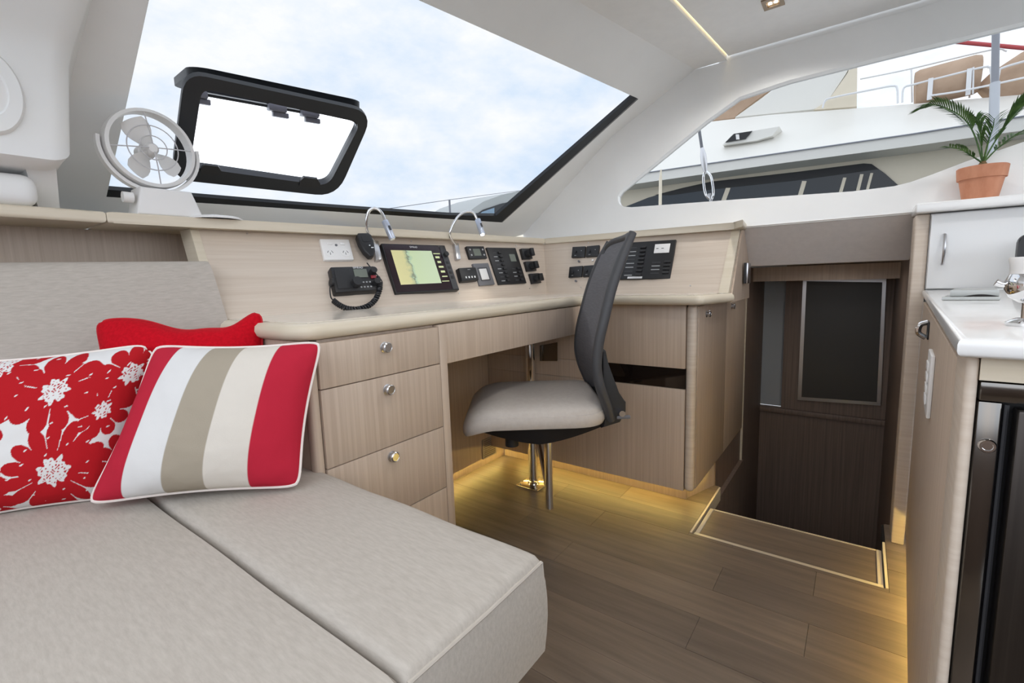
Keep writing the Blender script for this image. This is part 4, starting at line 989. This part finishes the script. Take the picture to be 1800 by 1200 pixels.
for i, c in enumerate(sq):
    lb = ('upper left', 'upper right', 'lower left', 'lower right')[i]+' black square pump switch left of the chair back'
    t, f, w_, h_ = dev(CBx, 'pump_switch', lb, 'switch', *c, .006, BLACK, .0015, None, 'four square switches left of the chair back')
    obj('toggle', B((-.003, -.005, 0), (.003, .005, .006), f.at(-w_*.2, 0, .006), .001), BLACKM, t)
    obj('label_strip', B((-.004, -.0006, 0), (.004, .0006, .0004), f.at(-w_*.2, -h_*.32, .006)), MARK, t)
    obj('lamp_dot', cyl(bmesh.new(), f.at(w_*.22, h_*.1, .006), .0015, 0, .0006, 8), MARK, t)
    obj('breaker_button', cyl(bmesh.new(), f.at(w_*.1, -h_*.86, 0), .004, 0, .008, 10), PLASTW if i == 1 else MGREY, t)
t, f, w_, h_ = breaker(CBx, 'large blue-black breaker panel with white meter behind the chair back', ((1074, 430), (1189, 423), (1062, 492), (1179, 491)), ((-.40, .34, -.36, 7), (-.09, .34, -.40, 8), (.30, -.08, -.36, 4)))
mt = obj('meter', B((w_*.21, h_*.16, .004), (w_*.43, h_*.40, .006), f, .0006), PLASTW, t)
for a in (.255, .33): obj('needle_mark', B((-.004, -.0012, 0), (.004, .0012, .0004), f.at(w_*a, h_*.28, .006)), DGREY, mt)
obj('paper_label', B((-w_*.12, -h_*.49, .004), (w_*.10, -h_*.44, .0046), f), MARKW, t)
# ================================================================ GALLEY
gd = V((.053, 1, 0)).normalized(); gu = V((gd.y, -gd.x, 0)); G0 = V((.0795, .575, 0))
gf = Fr(G0, gu, gd, (0, 0, 1))
GN = -gu
def PG(px, py, off=0): return PN(px, py, G0-gu*off, GN)
ga = thing('galley_cabinet', 'oak galley cabinet with side door beside the steel fridge', 'cabinet', gf(.2, .6, .08))
obj('carcass', B((.008, .10, .08), (.52, 1.105, .729), gf), OAKZ, ga)
obj('corner_stile', B((0, 0, .02), (.009, .085, .729), gf, .004, 3), OAKH, ga)
dr = obj('side_door', B((0, .087, .085), (.0078, 1.10, .715), gf, .001), OAKZ, ga)
obj('top_rail', B((.0095, 0, .708), (.52, .02, .729), gf), CREAM, ga)
obj('kick_board', B((.04, .02, 0), (.05, 1.105, .079), gf), OAKZ, ga)
hp = PG(1633, 580); lf = Fr(hp, -gd, (0, 0, 1), GN)
lt = obj('latch_handle', B((-.020, -.018, 0), (.020, .018, .003), lf, .002), BLACK, dr)
obj('latch_pull', tube(bmesh.new(), smooth_path([lf(0, .016, .002), lf(0, .010, .014), lf(0, -.006, .016), lf(0, -.016, .004)], 5), .005, 8), CHROME, lt)
led(B((.032, .05, .050), (.039, 1.09, .054), gf), 'led_strip', 'warm light strip at the foot of the galley cabinet')
va = PG(1640, 612), PG(1636, 738); vm = (va[0]+va[1])/2; vfr = Fr(V((vm.x, vm.y, vm.z)), -gd, (0, 0, 1), GN)
vp = thing('switch_plate', 'tall narrow white switch plate on the galley side door', 'switch plate', vfr.o); vhh = (va[0].z-va[1].z)/2
obj('plate', B((-.045, -vhh, .0002), (.045, vhh, .006), vfr, .002), PLASTW, vp)
for i in range(4): obj('socket_pair', B((-.02, -.007, .006), (.02, .007, .0085), vfr.at(0, vhh*(.55-.36*i)), .001), PLASTW, vp)
po = thing('corner_post', 'oak post between the stairway and the galley', 'post', (.126, 1.74, 0))
obj('post_board', B((.110, 1.70, 0), (.140, 1.795, .949), bev=.004, seg=3), OAKH, po)
ct = thing('galley_counter', 'glossy white galley counter with rounded edge', 'counter', (.35, 1.1, .73))
cpts = [(-.008, -.018), (.58, -.018), (.58, 1.105), (-.004, 1.105)]
obj('slab', prism(bmesh.new(), cpts, .7295, .747, gf, bev=.006, seg=3), COUNTER, ct)
uc = thing('wall_cabinet', 'white gloss cabinet under the potted palm', 'cabinet', (.37, 1.8, .75))
obj('carcass', B((.1405, 1.702, .748), (.66, 1.86, .948)), GLOSSW, uc)
ud = obj('door', B((.1412, 1.684, .750), (.64, 1.7015, .944), bev=.001), GLOSSW, uc)
h1, h2 = PY(1661, 412, 1.684), PY(1655, 464, 1.684); hx = (h1.x+h2.x)/2
obj('bow_handle', tube(bmesh.new(), smooth_path([V((hx, 1.684, h1.z)), V((hx, 1.672, h1.z-.004)), V((hx, 1.664, (h1.z+h2.z)/2)), V((hx, 1.672, h2.z+.004)), V((hx, 1.684, h2.z))], 6), .0035, 8), STEEL, ud)
obj('top_slab', B((.106, 1.655, .950), (.68, 1.86, .974), bev=.004, seg=3), COUNTER, uc)
# fridge
FYr = .578
fg = thing('fridge', 'dark brushed steel fridge built into the galley front', 'fridge', (.3, .7, .02))
obj('frame', B((.0905, FYr, .02), (.1055, FYr+.02, .688), bev=.001), MIRST, fg)
obj('top_bar', B((.0905, FYr-.001, .689), (.56, FYr+.02, .706), bev=.001), MIRST, fg)
obj('gasket', B((.106, FYr+.012, .02), (.56, FYr+.02, .688)), BLACK, fg)
obj('hinge_rod', tube(bmesh.new(), [V((.1095, FYr+.006, .05)), V((.1095, FYr+.006, .686))], .0018, 6), DGREY, fg)
obj('door', B((.1135, FYr-.012, .03), (.56, FYr+.008, .685), bev=.002), DSTEEL, fg)
lk = PY(1700, 778, FYr); lkf = Fr(V((.0985, FYr, lk.z)), (1, 0, 0), (0, 0, 1), (0, -1, 0))
obj('lock', lathe(bmesh.new(), [(.0065, 0), (.0065, .002), (.0055, .0035), (.004, .0035), (.0036, .0025), (0, .0025)], lkf, 20), CHROME, fg)
# things on the counter
q = PZ(1705, 528, .747); tf = Fr((q.x, q.y, .7473), (1, 0, 0), (0, 1, 0), (0, 0, 1))
tr_ = thing('dish_tray', 'flat grey tray lying at the back of the galley counter', 'tray', tf.o)
TG = mat('tray_grey', lin(168, 170, 168), .35, .3)
xL, xR = PY(1655, 528, q.y).x-q.x, PY(1758, 528, q.y).x-q.x
obj('lower_plate', prism(bmesh.new(), [(xL, 0), (xR, 0), (xR+.01, .10), (xL+.02, .10)], 0, .006, tf, bev=.001), TG, tr_)
obj('upper_plate', prism(bmesh.new(), [(xL+.012, .012), (xR, .012), (xR+.01, .11), (xL+.03, .11)], .0065, .018, tf, bev=.001), TG, tr_)
bm = bmesh.new(); NN = 14; lens = [(xL+.03+(xR-xL-.03)*i/NN, .0065+.0035*math.sin(math.pi*i/NN)) for i in range(NN+1)]+[(xL+.03+(xR-xL-.03)*i/NN, .0065-.0008*math.sin(math.pi*i/NN)) for i in range(NN-1, 0, -1)]
obj('slot', prism(bm, lens, -.0008, .0004, Fr(tf(0, .0115, 0), tf.u, (0, 0, 1), (0, -1, 0))), DARKN, tr_)
b0 = PZ(1806, 572, .747); kf = Fr((b0.x, b0.y, .7472), (1, 0, 0), (0, 1, 0), (0, 0, 1))
tap = thing('galley_tap', 'polished chrome tap with pale cap at the counter edge', 'tap', kf.o)
obj('foot', lathe(bmesh.new(), [(0, 0), (.016, 0), (.0165, .003), (.010, .007), (0, .007)], kf, 28), CHROME, tap)
obj('stem', cyl(bmesh.new(), kf, .0055, .0068, .024, 16), CHROME, tap)
obj('body', lathe(bmesh.new(), [(0, .022), (.008, .023), (.016, .029), (.0195, .037), (.019, .046), (.0165, .052), (0, .052)], kf, 32), CHROME, tap)
obj('cap', lathe(bmesh.new(), [(0, .0522), (.0165, .0522), (.0168, .060), (.0182, .067), (.0175, .069), (0, .069)], kf, 32), PLASTW, tap)
obj('spout', tube(bmesh.new(), [kf(-.014, .003, .041), kf(-.021, .004, .042), kf(-.025, .004, .044)], [.0042, .0034, .0038], 10), CHROME, tap)
b1 = PY(1786, 470, 1.52); of = Fr((b1.x, 1.52, .7472), (1, 0, 0), (0, 0, 1), (0, -1, 0))
ov = thing('tablet_screen', 'black framed rounded screen standing on the galley counter', 'screen', of.o)
obj('frame', prism(bmesh.new(), rrect(.20, .125, .018, 5, .10, .0645), -.02, 0, of, bev=.003), BLACK, ov)
obj('screen', prism(bmesh.new(), rrect(.168, .092, .006, 3, .10, .062), 0, .0006, of), mat('pale_screen', lin(214, 214, 196), .2, emit=lin(214, 214, 196), estr=.15), ov)
# potted palm
pf = Fr((.237, 1.742, .9742), (1, 0, 0), (0, 1, 0), (0, 0, 1))
pl = thing('potted_palm', 'small green palm in a terracotta pot on the white cabinet', 'potted plant', pf.o)
obj('pot', lathe(bmesh.new(), [(0, 0), (.034, 0), (.0435, .055), (.0475, .055), (.050, .084), (.0475, .086), (.0445, .084), (.042, .070), (0, .070)], pf, 36), TERRA, pl)
obj('soil', lathe(bmesh.new(), [(.0425, .070), (.0425, .074), (0, .077)], pf, 20), SOIL, pl)
obj('crown', lathe(bmesh.new(), [(.012, .072), (.010, .09), (.005, .10), (0, .102)], pf, 12), STEMC, pl)
def frond(pts, n, ln, droop=.3, seed=0):
    rnd = random.Random(seed); path = smooth_path(pts, 10); bm = bmesh.new(); tube(bm, path, [.0022*(1-.7*i/len(path)) for i in range(len(path))], 5)
    L_ = len(path)
    for i in range(n):
        k = int(L_*(.30+.69*i/(n-1))); k = min(k, L_-2); p = path[k]; tg = (path[k+1]-path[k]).normalized()
        sd = tg.cross(V((0, 0, 1))); sd = sd.normalized() if sd.length > .1 else V((1, 0, 0))
        for s in (-1, 1):
            f_ = i/(n-1); l = ln*(.55+.75*math.sin(math.pi*(.15+.75*f_)))*rnd.uniform(.85, 1.1)
            d = (tg*.75+sd*s*.75+V((0, 0, .25))).normalized(); mid = p+d*l*.5; tip = p+d*l+V((0, 0, -droop*l*.5)); wv = d.cross(V((0, 0, 1)).cross(d)).normalized()*.0022
            sdw = d.cross(V((.2, .1, 1))).normalized()*.0023
            v = [bm.verts.new(q_) for q_ in (p-sdw*.5, p+sdw*.5, mid+sdw, mid-sdw, tip, mid+V((0, 0, .0012)))]
            bm.faces.new((v[0], v[1], v[2], v[5])); bm.faces.new((v[0], v[5], v[3])); bm.faces.new((v[3], v[5], v[4])); bm.faces.new((v[5], v[2], v[4]))
    return bm
yb_ = pf.o.y; base = pf(0, 0, .095)
def pq(px, py, dy): return PY(px, py, yb_+dy)
for i, (pts, n, ln) in enumerate((
    ([base, pq(1712, 235, -.01), pq(1690, 205, -.03), pq(1650, 185, -.05), pq(1625, 190, -.06)], 30, .045),
    ([base, pq(1725, 255, .0), pq(1722, 225, .0), pq(1715, 205, .01)], 20, .042),
    ([base, pq(1745, 255, .01), pq(1765, 225, .01), pq(1788, 195, .0), pq(1806, 180, -.01)], 30, .05),
    ([base, pq(1737, 250, -.03), pq(1745, 225, -.04), pq(1748, 208, -.04)], 14, .04),
    ([base, pq(1710, 275, -.02), pq(1690, 263, -.03), pq(1668, 258, -.05)], 14, .028),
    ([base, pq(1752, 262, .02), pq(1780, 240, .04), pq(1800, 235, .06)], 14, .04))):
    obj('frond', frond(pts, n, ln, .35, i), FROND, pl, recalc=False)
# ================================================================ OUTSIDE: NEIGHBOURING YACHT, RIGGING, WATER
obj('ground_water', B((-60, -60, -1.5), (60, 60, -1.45)), WATER, kind='structure', label='harbour water around the boats')
ya = thing('motor_yacht', 'large white yacht moored alongside, seen through the side window', 'yacht', (-.5, 6, -1.45))
def ysl(name, pts, y, depth, m, par=ya, label=None):
    bm = slab([PY(*p, y) for p in pts], (0, 1, 0), depth); return obj(name, bm, m, par, label=label)
hullx = [V((-5.6, 5.2, -1.45)), V((4.5, 5.2, -1.45)), V((4.5, 5.05, .75)), V((-6.6, 5.05, .9))]
obj('hull', slab(hullx, (0, 1, 0), 2.2), YW, ya)
cab = ysl('cabin_side', [(760, 415), (880, 372), (1000, 343), (1110, 320), (1600, 254), (1800, 226), (2050, 200), (2050, 420), (1500, 440), (1000, 460)], 5.12, 1.8, YCR)
wnd = ysl('saloon_window', [(1092, 366), (1140, 347), (1200, 330), (1250, 319), (1400, 302), (1518, 287), (1532, 288), (1556, 305), (1582, 328), (1560, 352), (1300, 372), (1120, 378)], 5.10, .02, YWIN, label='dark curved side window')
ysl('window_band', [(1150, 343), (1200, 330), (1250, 319), (1400, 302), (1518, 287), (1532, 288), (1545, 297), (1510, 302), (1400, 317), (1250, 333), (1180, 343)], 5.098, .004, BLACKM, wnd)
for (a, b, c, d) in ((1406, 1414, 318, 345), (1272, 1280, 330, 352), (1478, 1484, 312, 340), (1508, 1514, 306, 338), (1526, 1531, 304, 334)):
    ysl('window_post', [(a+4, c), (b+4, c), (b-4, d), (a-4, d)], 5.095, .005, YCR, wnd)
# band under the deck edge and the sloping side deck above it
def two(name, p5, m, par=ya):
    """strip of px points each with its own y"""
    bm = bmesh.new(); vs = [bm.verts.new(PY(px, py, y)) for px, py, y in p5]; k = len(vs)//2
    lo, hi = vs[:k], vs[k:][::-1]
    for i in range(k-1): bm.faces.new((lo[i], lo[i+1], hi[i+1], hi[i]))
    ex = bmesh.ops.extrude_face_region(bm, geom=bm.faces[:]); bmesh.ops.translate(bm, verts=[g for g in ex['geom'] if isinstance(g, bmesh.types.BMVert)], vec=(0, .25, -.02))
    return obj(name, bm, m, par)
two('deck_band', [(960, 342, 4.9), (1110, 324, 4.9), (1350, 290, 4.9), (1600, 257, 4.9), (1800, 229, 4.9), (2050, 204, 4.9), (2050, 172, 4.9), (1800, 205, 4.9), (1600, 236, 4.9), (1350, 272, 4.9), (1130, 305, 4.9), (960, 330, 4.9)], YW)
obj('rubbing_line', tube(bmesh.new(), [PY(x, y, 4.89) for x, y in ((1000, 324), (1132, 304), (1350, 272), (1600, 236), (1800, 204), (2050, 171))], .006, 5), MAST, ya)
two('coachroof', [(960, 330, 4.93), (1130, 304, 4.93), (1350, 271, 4.93), (1600, 235, 4.93), (1800, 204, 4.93), (2050, 171, 4.93), (2050, 128, 5.6), (1800, 166, 5.6), (1600, 183, 5.6), (1350, 202, 5.6), (1230, 216, 5.6), (1000, 300, 5.3)], YW)
vent_y = 5.15
ysl('vent_fairing', [(1270, 255), (1288, 236), (1370, 222), (1358, 238), (1330, 247)], vent_y-.06, .4, YW)
ysl('vent_opening', [(1275, 250), (1290, 235), (1322, 230), (1310, 244)], vent_y-.08, .015, BLACK)
ysl('vent_fitting', [(1293, 236), (1299, 236), (1300, 245), (1294, 245)], vent_y-.09, .005, PLASTW)
# flybridge screens
ysl('flybridge_screen', [(1236, 214), (1262, 186), (1302, 155), (1380, 138), (1300, 198), (1290, 207)], 5.75, .05, YTAN)
ysl('flybridge_side', [(1292, 206), (1384, 140), (1500, 105), (1488, 128), (1452, 182), (1430, 192)], 5.70, .08, YW)
ysl('arch_post', [(1430, 193), (1456, 176), (1490, 128), (1496, 108), (1507, 106), (1506, 187), (1470, 190)], 5.68, .12, YCR)
RL = mat('rail_steel', lin(225, 226, 228), .35, .2)
def yrail(pts, y, r=.009): obj('rail', tube(bmesh.new(), smooth_path([PY(a, b, y) for a, b in pts], 4), r, 6), RL, ya)
yrail([(1446, 190), (1450, 178), (1462, 172), (1540, 156), (1570, 151), (1577, 156), (1578, 181)], 5.6)
yrail([(1586, 180), (1587, 160), (1592, 152), (1608, 148), (1720, 120), (1738, 118), (1742, 124), (1744, 166)], 5.6)
yrail([(1752, 165), (1756, 128), (1766, 118), (1830, 100)], 5.6)
yrail([(1512, 139), (1600, 121), (1740, 88), (1770, 90)], 5.9, .007)
yrail([(1636, 168), (1700, 158), (1830, 130)], 5.55, .008)
for x, y0_, y1_ in ((1602, 122, 180), (1703, 100, 172), (1710, 165, 118)): yrail([(x, y0_), (x+1, y1_)], 5.9 if x != 1710 else 5.6, .007)
def roll(cs, y, r, nm):
    p = [PY(a, b, y) for a, b in cs]; obj(nm, tube(bmesh.new(), p, [r*.92, r, r, r*.92], 16), YTAN, ya)
roll([(1608, 158), (1616, 156), (1712, 132), (1722, 130)], 5.75, .155, 'rolled_cover')
roll([(1740, 170), (1765, 150), (1815, 118), (1860, 90)], 5.8, .15, 'folded_cover')
for x in (1632, 1700): ysl('cover_strap', [(x, 138-(x-1632)*.25), (x+9, 136-(x-1632)*.25), (x+6, 174-(x-1632)*.12), (x-3, 176-(x-1632)*.12)], 5.585, .008, RL)
sp = thing('mast_pole', 'grey upright spar outside the side window by the palm', 'spar', PY(1748, 240, 4.6))
obj('upper_tube', tube(bmesh.new(), [PY(1751, 20, 4.6), PY(1749, 145, 4.6)], .020, 12), MAST, sp)
obj('lower_tube', tube(bmesh.new(), [PY(1749, 145, 4.6), PY(1746, 240, 4.6), V((PY(1746, 270, 4.6).x, 4.6, -1.45))], .026, 12), mat('spar_sleeve', lin(190, 194, 200), .3, .4), sp)
rs = thing('crane_boom', 'thin red boom crossing the sky behind the grey spar', 'boom', PY(1700, 78, 9))
obj('boom_tube', tube(bmesh.new(), [PY(1630, 69, 9), PY(1960, 99, 9)], .026, 8), REDR, rs)
# own shroud with turnbuckle, stanchion and lifelines just outside
sh_ = thing('shroud_turnbuckle', 'steel shroud wire with open turnbuckle outside the side window', 'turnbuckle', PY(1247, 356, 2.35))
ys = 2.35
obj('wire', tube(bmesh.new(), [PY(1215, 130, ys), PY(1228, 222, ys), PY(1234, 262, ys)], .0068, 8), mat('wire_grey', lin(112, 114, 120), .4, .4), sh_)
obj('terminal', tube(bmesh.new(), [PY(1234, 260, ys), PY(1236, 272, ys), PY(1238, 290, ys), PY(1240, 302, ys)], [.008, .0135, .0135, .008], 10), STEEL, sh_)
c = [PY(1240, 300, ys), PY(1243, 312, ys), PY(1247, 340, ys), PY(1250, 352, ys)]
bm = bmesh.new(); dx = V((.017, 0, 0))
for s in (-1, 1): tube(bm, smooth_path([c[0], c[1]+dx*s, c[2]+dx*s, c[3]], 5), .0055, 8)
obj('turnbuckle_body', bm, CHROME, sh_)
obj('lower_screw', tube(bmesh.new(), [c[2], PY(1251, 362, ys), V((PY(1254, 385, ys).x, ys, .93))], .006, 8), STEEL, sh_)
sn = thing('stanchion', 'thin white stanchion at the left end of the side window', 'stanchion', PY(1160, 365, 2.6))
obj('post', tube(bmesh.new(), [PY(1162, 298, 2.6), PY(1161, 315, 2.6), V((PY(1160, 365, 2.6).x, 2.6, .93))], [.004, .008, .009], 10), YCR, sn)
# foredeck stanchion and wire through the front window
fs = thing('stanchion', 'thin grey stanchion on the foredeck beyond the front window', 'stanchion', PX(790, 395, -4.2))
obj('post', tube(bmesh.new(), [PX(790, 351, -4.2), V((-4.2, PX(790, 351, -4.2).y, .91))], .012, 8), MAST, fs)
lw = thing('lifeline', 'thin lifeline wire rising across the front window foot', 'lifeline', PX(790, 351, -4.2))
obj('wire', tube(bmesh.new(), [PX(560, 390, -4.2), PX(680, 367, -4.2), PX(790, 351, -4.2), PX(905, 336, -4.2), PX(1000, 325, -4.2)], .004, 6), MAST, lw)
# bow cabin of a second boat, low at the right of the front window
b2 = thing('sloop_cabin', 'rounded white cabin top with dark windows beyond the front window corner', 'boat cabin', PX(870, 400, -6))
def xsl(name, pts, x, depth, m, par): return obj(name, slab([PX(*p, x) for p in pts], (-1, 0, 0), depth), m, par)
xsl('cabin_top', [(818, 378), (832, 366), (850, 354), (880, 343), (910, 336), (960, 330), (1010, 335), (1010, 430), (818, 430)], -6, 1.2, mat('cabin_offwhite', lin(205, 208, 206), .5), b2)
wq = xsl('window_band', [(826, 384), (850, 368), (880, 358), (912, 351), (960, 346), (960, 400), (826, 400)], -5.98, .01, YWIN, b2)
xsl('pane', [(832, 384), (848, 372), (869, 365), (869, 400), (832, 400)], -5.97, .005, mat('pane_sky', lin(150, 180, 205), .15), wq)
